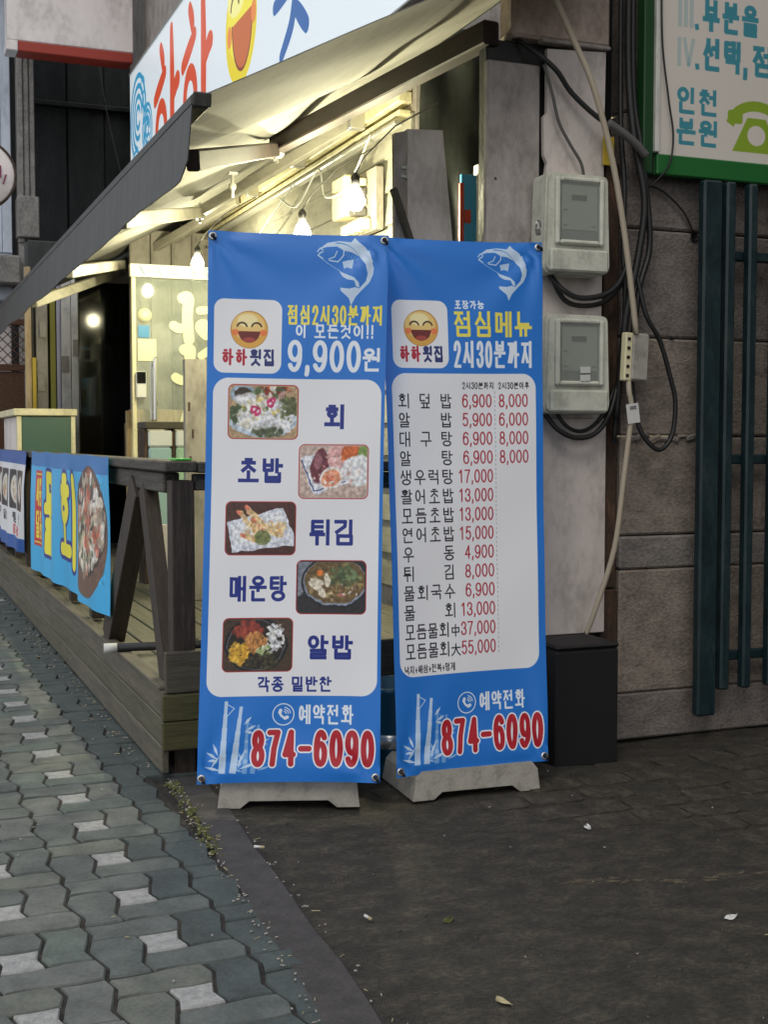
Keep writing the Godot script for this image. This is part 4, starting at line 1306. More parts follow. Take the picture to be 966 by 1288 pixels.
# ---------------------------------------------------------------- terrace
func make_deck() -> void:
	var d := thing("wooden_deck", Vector3(1.7, 0, -8.5), "dark weathered wooden terrace deck with its railing along the sidewalk", "deck")
	# floor planks
	var x := 0.965
	var k := 0
	while x < 2.58:
		var cut := -6.9 - 1.3 * float(k % 3)
		bx(d, "floor_plank", Vector3(x, 0.282, cut + 0.003), Vector3(x + 0.118, 0.312, -4.50), M.plank, 0.004)
		bx(d, "floor_plank", Vector3(x, 0.282, -13.8), Vector3(x + 0.118, 0.312, cut - 0.003), M.plank, 0.004)
		x += 0.126
		k += 1
	# street side boards
	for r in 3:
		var cuts := [-4.492, -6.9 - 0.7 * r, -9.6 - 0.5 * r, -13.8]
		for c in 3:
			bx(d, "fascia_board", Vector3(0.935 + 0.002 * r, 0.012 + r * 0.101, cuts[c + 1] + 0.003), Vector3(0.962 + 0.001 * c, 0.110 + r * 0.101, cuts[c] - 0.001), M.fascia[(r + c) % 2], 0.004)
	bx(d, "edge_trim", Vector3(0.93, 0.314, -13.8), Vector3(0.985, 0.326, -4.51), M.fascia[0], 0.003)
	# near end boards
	for e in [[0.10, 0.203, "moss"], [0.206, 0.300, "moss"], [0.303, 0.452, "wood"]]:
		bx(d, "end_board", Vector3(0.934 + (0.016 if e[2] == "wood" else 0.0), e[0], -4.516 + (0.0 if e[2] == "wood" else 0.022)), Vector3(2.2, e[1], -4.49 + (0.006 if e[2] == "wood" else 0.026)), M.end_moss if e[2] == "moss" else M.end_wood, 0.004)
	for xx in [0.99, 1.55, 2.1]:
		bx(d, "joist_leg", Vector3(xx, -0.02, -4.62), Vector3(xx + 0.08, 0.28, -4.53), M.wood_y)
	# railing
	bx(d, "railing_post", Vector3(0.985, 0.312, -4.60), Vector3(1.068, 1.068, -4.515), M.wood_y)
	bx(d, "top_rail", Vector3(0.955, 1.098, -13.7), Vector3(1.075, 1.138, -4.49), M.wood_z, 0.006)
	bx(d, "under_rail", Vector3(0.975, 1.02, -13.7), Vector3(1.035, 1.094, -4.61), M.wood_z, 0.005)
	bx(d, "end_rail", Vector3(1.078, 1.094, -4.60), Vector3(2.2, 1.134, -4.492), M.wood_x, 0.006)
	bx(d, "end_under_rail", Vector3(1.072, 1.03, -4.585), Vector3(2.2, 1.09, -4.53), M.wood_x, 0.005)
	beam(d, "brace", Vector3(1.0, 1.03, -5.14), Vector3(0.985, 0.315, -5.78), 0.075, 0.13, M.wood_y)
	beam(d, "brace", Vector3(1.0, 1.03, -5.02), Vector3(1.0, 0.315, -4.64), 0.06, 0.09, M.wood_y)
	var z := -6.42
	while z > -13.5:
		bx(d, "baluster", Vector3(0.985, 0.326, z - 0.045), Vector3(1.05, 1.02, z + 0.045), M.wood_y)
		z -= 0.74
	bx(d, "railing_post", Vector3(0.965, 0.326, -8.74), Vector3(1.06, 1.096, -8.52), M.end_moss, 0.006)
	# upper end post at the wall
	bx(d, "railing_post", Vector3(2.11, 0.312, -4.60), Vector3(2.19, 1.02, -4.52), M.wood_y)

# ---------------------------------------------------------------- awning
func make_awning() -> void:
	var a := thing("awning", Vector3(1.8, 2.3, -7.2), "grey canvas folding arm awning with a dark wet valance over the terrace", "awning")
	var zn := -4.04
	var zf := -11.2
	var roof := func(u: float, v: float) -> Vector3:
		var x := lerpf(0.97, 2.56, u)
		var z := lerpf(zf, zn, v)
		var sag := 0.035 * sin(PI * u) * (0.6 + 0.4 * sin(v * 31.0)) + 0.012 * sin(v * 60.0 + u * 4.0) * sin(PI * u)
		return Vector3(x, lerpf(2.30, 3.12, u) - sag, z)
	put(a, "canvas", sheet_mesh(roof, 16, 90, 0.004), M.canvas)
	# hanging valance, flaring a little and creased
	var val := func(u: float, v: float) -> Vector3:
		var z := lerpf(zf, zn + 0.0, u)
		var fold := 0.004 * sin(z * 5.0) + 0.0015 * sin(z * 17.0 + 1.3)
		var low := 0.225 + 0.006 * sin(z * 4.0)
		if u > 0.985: low *= 1.0 - (u - 0.985) * 12.0
		return Vector3(0.958 - fold * v - 0.02 * v, 2.285 - low * v, z)
	put(a, "valance", sheet_mesh(val, 120, 8, 0.004), M.valance)
	bx(a, "front_bar", Vector3(0.955, 2.268, zf), Vector3(1.02, 2.318, zn + 0.01), M.valance, 0.012)
	# rolled cloth at the near end of the front bar
	beam(a, "bar_cap", Vector3(0.987, 2.292, zn + 0.012), Vector3(0.987, 2.29, zn + 0.022), 0.06, 0.046, M.valance, 0.01)
	bx(a, "wall_cassette", Vector3(2.47, 3.06, zf), Vector3(2.6, 3.15, -6.2), M.valance, 0.015)
	# folding arms: fore arm from the front bar to the elbow, upper arm to the wall
	var arms := [[Vector3(0.99, 2.13, -4.17), Vector3(1.94, 2.70, -6.34), "brown"], [Vector3(0.99, 2.14, -5.47), Vector3(2.0, 2.70, -8.24), "grey"], [Vector3(0.99, 2.12, -7.05), Vector3(1.97, 2.68, -10.72), "grey"], [Vector3(0.99, 2.12, -8.69), Vector3(2.04, 2.68, -11.1), "grey"]]
	for q in arms:
		var mat: Material = M.brown_steel if q[2] == "brown" else M.arm
		beam(a, "fore_arm", q[0], q[1], 0.045, 0.07, mat, 0.006)
		var e := cbx(a, "elbow", q[1], Vector3(0.07, 0.09, 0.09), M.alu, Vector3(0, 30, 0), 0.02)
		beam(e, "pivot_bolt", q[1] + Vector3(0, -0.07, 0), q[1] + Vector3(0, 0.06, 0), 0.025, 0.025, M.chrome, 0.006)
		if q[2] != "brown":
			beam(a, "upper_arm", q[1], Vector3(2.52, 2.98, q[1].z + 1.5), 0.045, 0.07, M.arm, 0.006)
	# brown roof beam that carries the near end
	beam(a, "roof_beam", Vector3(2.19, 2.745, -4.38), Vector3(1.94, 2.725, -6.36), 0.07, 0.09, M.brown_steel, 0.006)
	# short side flap hanging from the near slope
	var flap := func(u: float, v: float) -> Vector3:
		var x := lerpf(1.86, 2.5, u)
		var y := lerpf(2.30, 3.12, (x - 0.97) / 1.59)
		return Vector3(x, y + 0.004 - v * (0.05 + 0.12 * u), zn + 0.004 + v * 0.03 * sin(u * 17.0) + 0.012 * v * sin(u * 41.0))
	put(a, "side_flap", sheet_mesh(flap, 40, 8, 0.004), M.valance)

func make_signboard() -> void:
	var s := thing("shop_signboard", Vector3(2.5, 3.33, -9.0), "long backlit white signboard with red letters and a yellow laughing face", "signboard")
	bx(s, "box", Vector3(2.46, 3.33, -13.02), Vector3(2.63, 4.88, -4.9), M.grey_sheet, 0.01)
	var m := printed(print_signboard(), 0.3)
	m.emission_enabled = true
	m.emission_texture = m.albedo_texture
	m.emission_operator = BaseMaterial3D.EMISSION_OP_MULTIPLY
	m.emission = Color.WHITE
	m.emission_energy_multiplier = 0.27
	var f := func(u: float, v: float) -> Vector3: return Vector3(2.452, lerpf(4.865, 3.345, v), lerpf(-13.005, -4.915, u))
	put(s, "lit_face", sheet_mesh(f, 2, 2, 0.004), m)
	for e in [[Vector3(2.44, 4.866, -13.02), Vector3(2.458, 4.88, -4.9)], [Vector3(2.44, 3.33, -13.02), Vector3(2.458, 3.344, -4.9)]]:
		bx(s, "edge_strip", e[0], e[1], M.alu, 0.003)
	var l := AreaLight3D.new()
	l.name = "sign_light"
	l.area_size = Vector2(8.0, 1.45)
	l.light_energy = 1.0
	l.light_color = Color(0.95, 0.98, 1.0)
	l.area_range = 30.0
	l.shadow_enabled = true
	s.add_child(l)
	l.look_at_from_position(Vector3(2.43, 4.1, -8.96), Vector3(1.0, 4.1, -8.96))

# ---------------------------------------------------------------- the street beyond
func make_far_street() -> void:
	var d := thing("dark_building", Vector3(4, 0, -16), "tall dark sheet metal building behind the lit signboard", "building")
	bx(d, "wall", Vector3(1.70, -0.02, -22), Vector3(9.0, 11.0, -15.1), M.dark_panel, 0.01)
	for k in 12:
		bx(d, "wall_panel", Vector3(1.70 + k * 0.42, 3.2, -15.12), Vector3(2.112 + k * 0.42, 8.5, -15.06 + 0.012 * float(k % 2)), M.dark_panel, 0.01)
	bx(d, "ledge", Vector3(1.3, 3.0, -15.2), Vector3(6.8, 3.2, -14.7), M.tarp, 0.02)
	bx(d, "ledge", Vector3(1.7, 5.0, -15.14), Vector3(6.8, 5.06, -14.98), M.tarp, 0.01)
	for q in [[2.3, 6.6, 2.9, 3.3], [2.6, 6.6, 3.6, 3.4]]:
		tube(d, "hanging_wire", [Vector3(q[0], q[1], -14.6), Vector3((q[0] + q[2]) / 2 - 0.12, 5.0, -14.65), Vector3(q[2], q[3], -14.7)], 0.006, M.cable_grey, 6, 5)
	var p := thing("stone_pillar", Vector3(1.55, 0, -14.1), "narrow ribbed grey stone pillar at the far left building", "pillar")
	for k in 3:
		bx(p, "rib", Vector3(1.455 + k * 0.062, 3.3, -14.2), Vector3(1.512 + k * 0.062, 7.5, -14.0 - 0.03 * k), M.far_stone, 0.008)
	bx(p, "collar", Vector3(1.44, 3.35, -14.22), Vector3(1.66, 3.78, -13.95), M.far_stone, 0.01)
	bx(p, "shaft", Vector3(1.46, 0.0, -14.25), Vector3(1.62, 3.34, -14.03), M.far_stone, 0.01)
	var w := thing("pale_blue_facade", Vector3(0.9, 0, -14.2), "pale blue white clad house front at the far left edge", "building")
	bx(w, "wall", Vector3(-3.0, 2.7, -20.0), Vector3(1.40, 9.0, -14.15), M.far_blue, 0.01)
	bx(w, "lower_wall", Vector3(-0.5, -0.02, -20.0), Vector3(1.40, 2.66, -14.4), M.far_white, 0.01)
	for k in 5:
		bx(w, "cladding_board", Vector3(0.9 + k * 0.1, 3.2, -14.16), Vector3(0.996 + k * 0.1, 8.8, -14.12 - 0.008 * (k % 2)), M.far_blue, 0.006)
	bx(w, "drip_ledge", Vector3(-1.0, 2.85, -14.3), Vector3(1.46, 3.15, -13.9), M.far_stone, 0.02)
	var s := thing("upper_white_sign", Vector3(1.9, 5.0, -13.2), "plain white box sign with a red lower strip, top left", "sign")
	bx(s, "panel", Vector3(1.27, 5.09, -13.25), Vector3(2.49, 6.9, -13.0), M.far_white, 0.01)
	bx(s, "red_strip", Vector3(1.37, 4.99, -13.24), Vector3(2.48, 5.086, -12.99), M.red, 0.008)
	bx(s, "corner_cap", Vector3(1.26, 4.99, -13.24), Vector3(1.367, 5.086, -12.985), M.far_white, 0.008)
	var r := thing("round_sign", Vector3(0.83, 3.385, -11.0), "round white projecting sign with dark magenta strokes at the left edge", "sign")
	var disc := lathe([Vector2(0, 0.035), Vector2(0.26, 0.035), Vector2(0.275, 0.02), Vector2(0.275, -0.02), Vector2(0.26, -0.035), Vector2(0, -0.035)], 36)
	put(r, "disc", disc, M.far_white, Transform3D(Basis(Vector3.RIGHT, PI / 2), Vector3(0.845, 3.385, -11.0)))
	var rim := lathe([Vector2(0.268, 0.04), Vector2(0.285, 0.04), Vector2(0.285, -0.04), Vector2(0.268, -0.04)], 36)
	put(r, "rim", rim, M.rust, Transform3D(Basis(Vector3.RIGHT, PI / 2), Vector3(0.845, 3.385, -11.0)))
	var mag := plain(lin(0.16, 0.02, 0.07), 0.5)
	for q in [[Vector3(1.0, 3.46, -10.96), Vector3(1.0, 3.36, -10.96)], [Vector3(1.045, 3.39, -10.96), Vector3(1.02, 3.31, -10.96)], [Vector3(0.93, 3.38, -10.96), Vector3(0.97, 3.33, -10.96)], [Vector3(0.80, 3.46, -10.96), Vector3(0.80, 3.3, -10.96)], [Vector3(0.70, 3.42, -10.96), Vector3(0.88, 3.42, -10.96)]]:
		beam(r, "letter_stroke", q[0], q[1], 0.02, 0.012, mag, 0.002)
	beam(r, "bracket", Vector3(0.845, 3.67, -11.0), Vector3(0.845, 3.75, -14.1), 0.03, 0.03, M.rust)
	# lattice fence at the far end of the terrace
	var f := thing("lattice_fence", Vector3(1.1, 0.31, -13.2), "brown lattice topped fence at the far end of the terrace", "fence")
	bx(f, "panel", Vector3(0.4, 0.31, -13.22), Vector3(1.40, 1.9, -13.18), M.lattice, 0.004)
	bx(f, "rail", Vector3(0.4, 1.905, -13.23), Vector3(1.41, 1.97, -13.16), M.lattice, 0.004)
	bx(f, "rail", Vector3(0.4, 2.36, -13.23), Vector3(1.41, 2.42, -13.16), M.lattice, 0.004)
	for k in 13:
		var x := 0.35 + k * 0.1
		beam(f, "lattice_slat", Vector3(x, 1.97, -13.20), Vector3(x + 0.39, 2.36, -13.20), 0.028, 0.008, M.lattice, 0.002)
		beam(f, "lattice_slat", Vector3(x + 0.39, 1.97, -13.188), Vector3(x, 2.36, -13.188), 0.028, 0.008, M.lattice, 0.002)

func make_neighbour() -> void:
	# the house on the other side of the yard, out of the frame to the right; it shades the yard and the wall
	var b := thing("neighbour_house", Vector3(5.6, 0, -0.5), "neighbouring house side wall across the yard, beyond the right edge", "building")
	bx(b, "wall", Vector3(3.8, -0.02, -3.7), Vector3(9.0, 6.5, 6.0), M.stones[1], 0.02)

# ---------------------------------------------------------------- banners
func banner(called: String, c: Array, art: Board, label: String) -> Node3D:
	# c: top left, top right, bottom right, bottom left
	var base: Vector3 = (c[2] + c[3]) / 2
	var t := thing(called, base, label, "banner", "menu banners in front of the terrace")
	var nrm: Vector3 = (c[1] - c[0]).cross(c[3] - c[0]).normalized() * -1.0
	var f := func(u: float, v: float) -> Vector3:
		var top: Vector3 = c[0].lerp(c[1], u)
		var bot: Vector3 = c[3].lerp(c[2], u)
		var p := top.lerp(bot, v)
		# pulled at the eyelets: edges between them scallop in, soft folds run from the corners
		var sc := 0.006 * sin(PI * v)
		p += (c[1] - c[0]).normalized() * (sc * (1.0 - 2.0 * u))
		p += Vector3(0, -0.006 * sin(PI * u) * (1.0 - 2.0 * v), 0)
		var w := 0.0
		for q in [[0.02, 0.01, 1.0, 0.55], [0.98, 0.01, -1.0, 0.6], [0.02, 0.99, 1.0, -0.6], [0.98, 0.99, -1.0, -0.6]]:
			var du: float = (u - q[0]) * 0.6
			var dv: float = (v - q[1]) * 1.8
			var r := sqrt(du * du + dv * dv)
			var a := atan2(dv * signf(q[3]), du * q[2])
			w += 0.006 * sin(a * 9.0) * exp(-r * 4.5) * minf(r * 12.0, 1.0)
		w += 0.006 * sin(v * 5.0 + 0.6) * sin(PI * u) + 0.0015 * sin(v * 23.0 + u * 6.0)
		return p + nrm * w
	var m := printed(art, 0.4)
	put(t, "sheet", sheet_mesh(f, 30, 90, 0.0015), m)
	var ring := lathe([Vector2(0.006, 0.0), Vector2(0.007, 0.004), Vector2(0.011, 0.005), Vector2(0.014, 0.0)], 14)
	var bas := Basis((c[1] - c[0]).normalized(), nrm, (c[1] - c[0]).normalized().cross(nrm)).orthonormalized()
	for q in [[0.025, 0.01], [0.975, 0.01], [0.975, 0.99], [0.025, 0.99]]:
		var p: Vector3 = f.call(q[0], q[1]) + nrm * 0.001
		var e := put(t, "eyelet", ring, M.steel, Transform3D(bas, p))
		put(e, "hook_tip", tube_mesh([Vector3(0, -0.02, 0), Vector3(0, 0.012, 0), Vector3(0.004, 0.018, 0.006), Vector3(0.01, 0.008, 0.012)], 0.0045, 8), M.rust if q[1] > 0.5 and q[0] < 0.5 else M.black, Transform3D(bas, p))
	return t

func banner_stand(c: Array, at: Vector3, yaw: float, label_stand: String, label_base: String) -> void:
	var back: Vector3 = (c[1] - c[0]).cross(c[3] - c[0]).normalized()
	var s := thing("banner_stand", at, label_stand, "banner stand", "stands behind the banners")
	var mid: Vector3 = (c[0] + c[1] + c[2] + c[3]) / 4 + back * 0.06
	var foot := Vector3(at.x, 0.1, at.z)
	tube(s, "pole", [foot, Vector3(foot.x, 0.9, foot.z).lerp(mid, 0.7), mid], 0.012, M.alu, 1)
	for k in 4:
		tube(s, "arm", [mid, c[k].lerp(mid, 0.035) + back * 0.012], 0.006, M.black, 1, 6)
	# water filled foot
	var b := thing("ballast_tank", Vector3(at.x, 0, at.z), label_base, "ballast tank", "plastic tanks under the banners")
	var B := Basis(Vector3.UP, yaw)
	var body := PackedVector2Array([Vector2(-0.235, 0.0), Vector2(-0.16, 0.0), Vector2(-0.13, 0.024), Vector2(0.13, 0.024), Vector2(0.16, 0.0), Vector2(0.235, 0.0), Vector2(0.225, 0.075), Vector2(0.205, 0.1), Vector2(-0.205, 0.1), Vector2(-0.225, 0.075)])
	put(b, "tank", prism(body, 0.40), M.plastic_grey, Transform3D(B, Vector3(at.x, 0.0, at.z)))
	put(b, "top_hump", chamfer(Vector3(0.36, 0.05, 0.32), 0.02), M.plastic_grey, Transform3D(B, Vector3(at.x, 0.12, at.z)))
	put(b, "filler_cap", lathe([Vector2(0, 0.03), Vector2(0.025, 0.03), Vector2(0.028, 0.024), Vector2(0.028, 0)], 14), M.black, Transform3D(B, B * Vector3(0.12, 0.145, -0.08) + Vector3(at.x, 0, at.z)))

func make_banners() -> void:
	# corners in world space; sheets of about 0.6 x 1.8 m
	var a := [Vector3(1.033, 1.901, -4.137), Vector3(1.592, 1.888, -3.935), Vector3(1.508, 0.095, -3.806), Vector3(0.952, 0.090, -4.028)]
	banner("photo_banner", a, print_photos(), "blue menu banner with five food photographs, left of the pair")
	banner_stand(a, Vector3(1.31, 0, -4.15), deg_to_rad(-19.0), "thin metal stand behind the banner with food photographs", "grey plastic tank foot under the banner with food photographs")
	var b := [Vector3(1.615, 1.905, -4.078), Vector3(2.208, 1.911, -4.013), Vector3(2.161, 0.095, -3.857), Vector3(1.594, 0.087, -3.869)]
	banner("price_banner", b, print_menu(), "blue menu banner with the long price list, right of the pair")
	banner_stand(b, Vector3(1.90, 0, -4.06), deg_to_rad(-3.0), "thin metal stand behind the price list banner", "grey plastic tank foot under the price list banner")

func make_rail_banners() -> void:
	var t := thing("rail_banner", Vector3(0.93, 0.4, -7.0), "light blue banner with yellow letters and a bowl, hung on the railing", "banner", "banners on the terrace railing")
	var f := func(u: float, v: float) -> Vector3:
		var z := lerpf(-8.44, -5.56, u)
		var low := lerpf(0.40, 0.445, u)
		var fold := 0.010 * sin(u * 16.0 + v * 1.4) + 0.007 * sin(u * 37.0 - v * 2.0 + 1.0) + 0.012 * v * sin(u * 9.0)
		return Vector3(0.938 - 0.012 * v - fold * smoothstep(0.0, 0.4, v) - 0.003, lerpf(1.145, low, v) - 0.006 * absf(sin(u * 12.0)) * (1.0 - v), z)
	put(t, "sheet", sheet_mesh(f, 90, 26, 0.002, Vector2(0.5, 0.98)), printed(print_rail(), 0.5))
	t = thing("rail_banner", Vector3(0.93, 0.4, -10.2), "white dish banner with blue edges on the railing, at the left picture edge", "banner", "banners on the terrace railing")
	var g := func(u: float, v: float) -> Vector3:
		var z := lerpf(-12.0, -8.80, u) - 0.45 * v * smoothstep(0.75, 1.0, u)
		var fold := 0.012 * sin(u * 14.0) + 0.008 * sin(u * 40.0 + v)
		return Vector3(0.938 - 0.015 * v - fold * smoothstep(0.0, 0.4, v) + 0.05 * v * smoothstep(0.9, 1.0, u), lerpf(1.14, 0.42, v), z)
	put(t, "sheet", sheet_mesh(g, 80, 20, 0.002, Vector2(0.5, 0.98)), printed(print_rail_white(), 0.5))

# ---------------------------------------------------------------- things on the terrace
func make_terrace_things() -> void:
	# open glass door
	var d := thing("glass_door", Vector3(2.2, 0.33, -9.6), "open glass door with pale lettering and a long pull handle", "door")
	var za := -9.62
	var zb := -9.58
	bx(d, "frame_stile", Vector3(1.800, 0.34, za), Vector3(1.832, 2.43, zb), M.cream_frame, 0.004)
	bx(d, "frame_stile", Vector3(2.565, 0.34, za), Vector3(2.60, 2.43, zb), M.cream_frame, 0.004)
	var hd := bx(d, "head_rail", Vector3(1.79, 2.432, za - 0.01), Vector3(2.60, 2.53, zb + 0.01), M.white_paint, 0.004)
	for k in 5:
		beam(hd, "blue_tick", Vector3(1.86 + k * 0.13, 2.515, zb + 0.012), Vector3(1.90 + k * 0.13, 2.45, zb + 0.012), 0.012, 0.004, M.teal_print, 0.001)
	bx(d, "kick_plate", Vector3(1.834, 0.34, za), Vector3(2.563, 0.46, zb), M.steel, 0.004)
	bx(d, "pane", Vector3(1.833, 0.462, -9.605), Vector3(2.564, 2.43, -9.595), M.glass, 0.001)
	beam(d, "pull_handle", Vector3(1.965, 1.36, -9.54), Vector3(1.965, 1.84, -9.54), 0.03, 0.03, M.chrome, 0.01)
	beam(d, "pull_handle", Vector3(1.965, 1.36, -9.66), Vector3(1.965, 1.84, -9.66), 0.03, 0.03, M.chrome, 0.01)
	for y in [1.42, 1.78]:
		beam(d, "handle_standoff", Vector3(1.965, y, -9.66), Vector3(1.965, y, -9.54), 0.018, 0.018, M.chrome, 0.004)
	bx(d, "lock_box", Vector3(1.822, 1.53, -9.575), Vector3(1.90, 1.73, -9.545), M.label_white, 0.008)
	bx(d, "lock_keypad", Vector3(1.828, 1.64, -9.545), Vector3(1.894, 1.726, -9.538), M.black_gloss, 0.003)
	# stickers on the glass
	bx(d, "sticker", Vector3(1.85, 1.985, -9.594), Vector3(1.935, 2.075, -9.591), M.teal_print, 0.001)
	bx(d, "sticker", Vector3(1.845, 1.81, -9.594), Vector3(1.985, 1.975, -9.591), M.letter, 0.001)
	put(d, "sticker", lathe([Vector2(0, 0.002), Vector2(0.055, 0.002), Vector2(0.055, 0)], 20), M.letter, Transform3D(Basis(Vector3.RIGHT, PI / 2), Vector3(1.90, 2.15, -9.594)))
	# big soft lettering, read from the other side
	var layer := 0
	for q in [[[2.19, 2.29, 2.235, 2.29, 2.225, 2.15, 2.235, 1.98], 0.042], [[2.12, 2.08, 2.16, 2.06, 2.22, 2.07], 0.036], [[2.345, 2.075, 2.375, 2.04], 0.062], [[2.32, 2.2, 2.42, 2.21], 0.03], [[2.20, 1.90, 2.245, 1.90, 2.235, 1.78, 2.25, 1.55], 0.042], [[2.13, 1.69, 2.17, 1.67, 2.23, 1.68], 0.036], [[2.33, 1.86, 2.42, 1.92], 0.03], [[2.24, 1.45, 2.2, 1.35, 2.25, 1.22, 2.36, 1.2], 0.04]]:
		var pts := []
		for p in V(q[0]): pts.append(Vector3(p.x, p.y, 0))
		var path := smooth_path(pts, 5)
		var pl := PackedVector2Array()
		for p in path: pl.append(Vector2(p.x, p.y) * 1000.0)
		for big in Geometry2D.offset_polyline(pl, q[1] * 1000.0, Geometry2D.JOIN_ROUND, Geometry2D.END_ROUND):
			if Geometry2D.is_polygon_clockwise(big): continue
			var o := PackedVector2Array()
			for k in big.size():
				if o.is_empty() or o[-1].distance_to(big[k] / 1000.0) > 0.004: o.append(big[k] / 1000.0)
			layer += 1
			put(d, "glass_lettering", prism(o, 0.002), M.letter, Transform3D(Basis(), Vector3(0, 0, -9.592 + 0.0011 * layer)))
	var p1 := thing("plywood_sheet", Vector3(2.1, 0.31, -9.75), "upright plywood sheet standing behind the glass door", "board")
	bx(p1, "face", Vector3(1.81, 0.313, -9.78), Vector3(2.45, 1.45, -9.76), M.plywood, 0.002)
	bx(p1, "edge_batten", Vector3(1.785, 0.313, -9.80), Vector3(1.808, 1.44, -9.755), M.plywood, 0.002)
	# screen wall behind the door which the lamps light
	var w := thing("pale_screen", Vector3(2.2, 0.31, -10.3), "pale painted screen wall behind the glass door", "screen")
	for k in 4:
		bx(w, "panel", Vector3(1.92 + k * 0.17, 0.313, -10.32), Vector3(2.085 + k * 0.17, 2.9, -10.28), M.grey_sheet, 0.006)
	# display case
	var c := thing("display_case", Vector3(1.25, 0.31, -10.5), "cream framed case with dark green glass on the far terrace", "display case")
	bx(c, "glass_front", Vector3(1.06, 0.42, -10.23), Vector3(1.43, 1.40, -10.215), M.board_green, 0.002)
	bx(c, "glass_side", Vector3(1.035, 0.42, -11.4), Vector3(1.045, 1.40, -10.25), M.far_white, 0.002)
	bx(c, "back_box", Vector3(1.05, 0.32, -11.4), Vector3(1.45, 1.395, -10.26), M.board_green, 0.004)
	bx(c, "top_board", Vector3(1.0, 1.405, -11.42), Vector3(1.48, 1.46, -10.19), M.cream_frame, 0.006)
	for x in [1.022, 1.432]:
		bx(c, "corner_post", Vector3(x, 0.313, -10.25), Vector3(x + 0.035, 1.403, -10.205), M.cream_frame, 0.004)
	# water tubs on their stand
	var st := thing("tub_stand", Vector3(1.72, 0.31, -8.0), "grey stand with a brown shelf top beside the glass door", "stand")
	bx(st, "shelf_top", Vector3(1.56, 1.285, -8.16), Vector3(1.87, 1.33, -7.9), M.end_wood, 0.006)
	bx(st, "shelf", Vector3(1.56, 0.62, -8.16), Vector3(1.87, 0.65, -7.9), M.grey_sheet, 0.004)
	for x in [1.56, 1.735, 1.85]:
		bx(st, "upright", Vector3(x, 0.313, -8.15), Vector3(x + 0.02, 1.284, -7.93), M.rust, 0.003)
	var lab := ["pale blue water tub with white lid, left on the stand", "pale green water tub with white lid, right on the stand"]
	for k in 2:
		var x0: float = [1.585, 1.758][k]
		var x1: float = [1.73, 1.846][k]
		var tb := thing("water_tub", Vector3((x0 + x1) / 2, 0.65, -7.98), lab[k], "tub", "tubs on the stand")
		bx(tb, "body", Vector3(x0, 0.653, -8.12), Vector3(x1, 1.17, -7.91), M.tub if k == 0 else plain(lin(0.32, 0.48, 0.34), 0.25), 0.012)
		bx(tb, "lid", Vector3(x0 - 0.003, 1.172, -8.12), Vector3(x1 + 0.003, 1.275, -7.905), M.lid, 0.01)
	var gp := thing("leaning_panel", Vector3(1.66, 0.31, -7.0), "stained grey board standing behind the end of the railing", "board")
	bx(gp, "board", Vector3(1.605, 0.313, -7.04), Vector3(1.73, 1.665, -7.0), M.grey_sheet, 0.004)
	for q in [[1.63, 1.4], [1.65, 1.25], [1.635, 1.1]]:
		cbx(gp, "rust_spot", Vector3(q[0], q[1], -6.999), Vector3(0.012, 0.05, 0.003), M.rust, Vector3.ZERO, 0.001)
	var tray := thing("green_tray", Vector3(1.5, 1.138, -4.55), "small bright green tray lying on the corner of the railing", "tray")
	tray.position = Vector3(1.03, 1.14, -4.58)
	bx(tray, "tray_body", Vector3(1.0, 1.139, -4.64), Vector3(1.062, 1.147, -4.52), plain(lin(0.08, 0.5, 0.06), 0.4), 0.002)
	# black pole with a white end on the deck
	var p := thing("black_pole", Vector3(1.0, 0.33, -5.25), "black pole with a white end lying on the deck by the corner post", "pole")
	tube(p, "shaft", [Vector3(0.925, 0.344, -5.335), Vector3(2.0, 0.344, -5.2)], 0.018, M.black, 1, 12)
	tube(p, "end_cap", [Vector3(0.872, 0.344, -5.342), Vector3(0.926, 0.344, -5.335)], 0.0195, M.label_white, 1, 12)
	var wb := thing("white_carton", Vector3(1.73, 0.31, -9.0), "small white carton on the deck in front of the glass door", "carton")
	bx(wb, "carton_body", Vector3(1.70, 0.313, -9.08), Vector3(1.768, 0.475, -9.0), M.label_white, 0.003)
	bx(wb, "carton_flap", Vector3(1.70, 0.476, -9.08), Vector3(1.768, 0.48, -9.02), M.label_white, 0.001)
	var ps := thing("low_white_board", Vector3(1.55, 0.31, -7.4), "low white painted panel seen through the railing braces", "board")
	bx(ps, "face", Vector3(1.50, 0.313, -7.42), Vector3(1.64, 0.72, -7.39), M.white_sheet, 0.003)
	bx(ps, "edge", Vector3(1.484, 0.313, -7.425), Vector3(1.498, 0.74, -7.385), M.grey_sheet, 0.003)

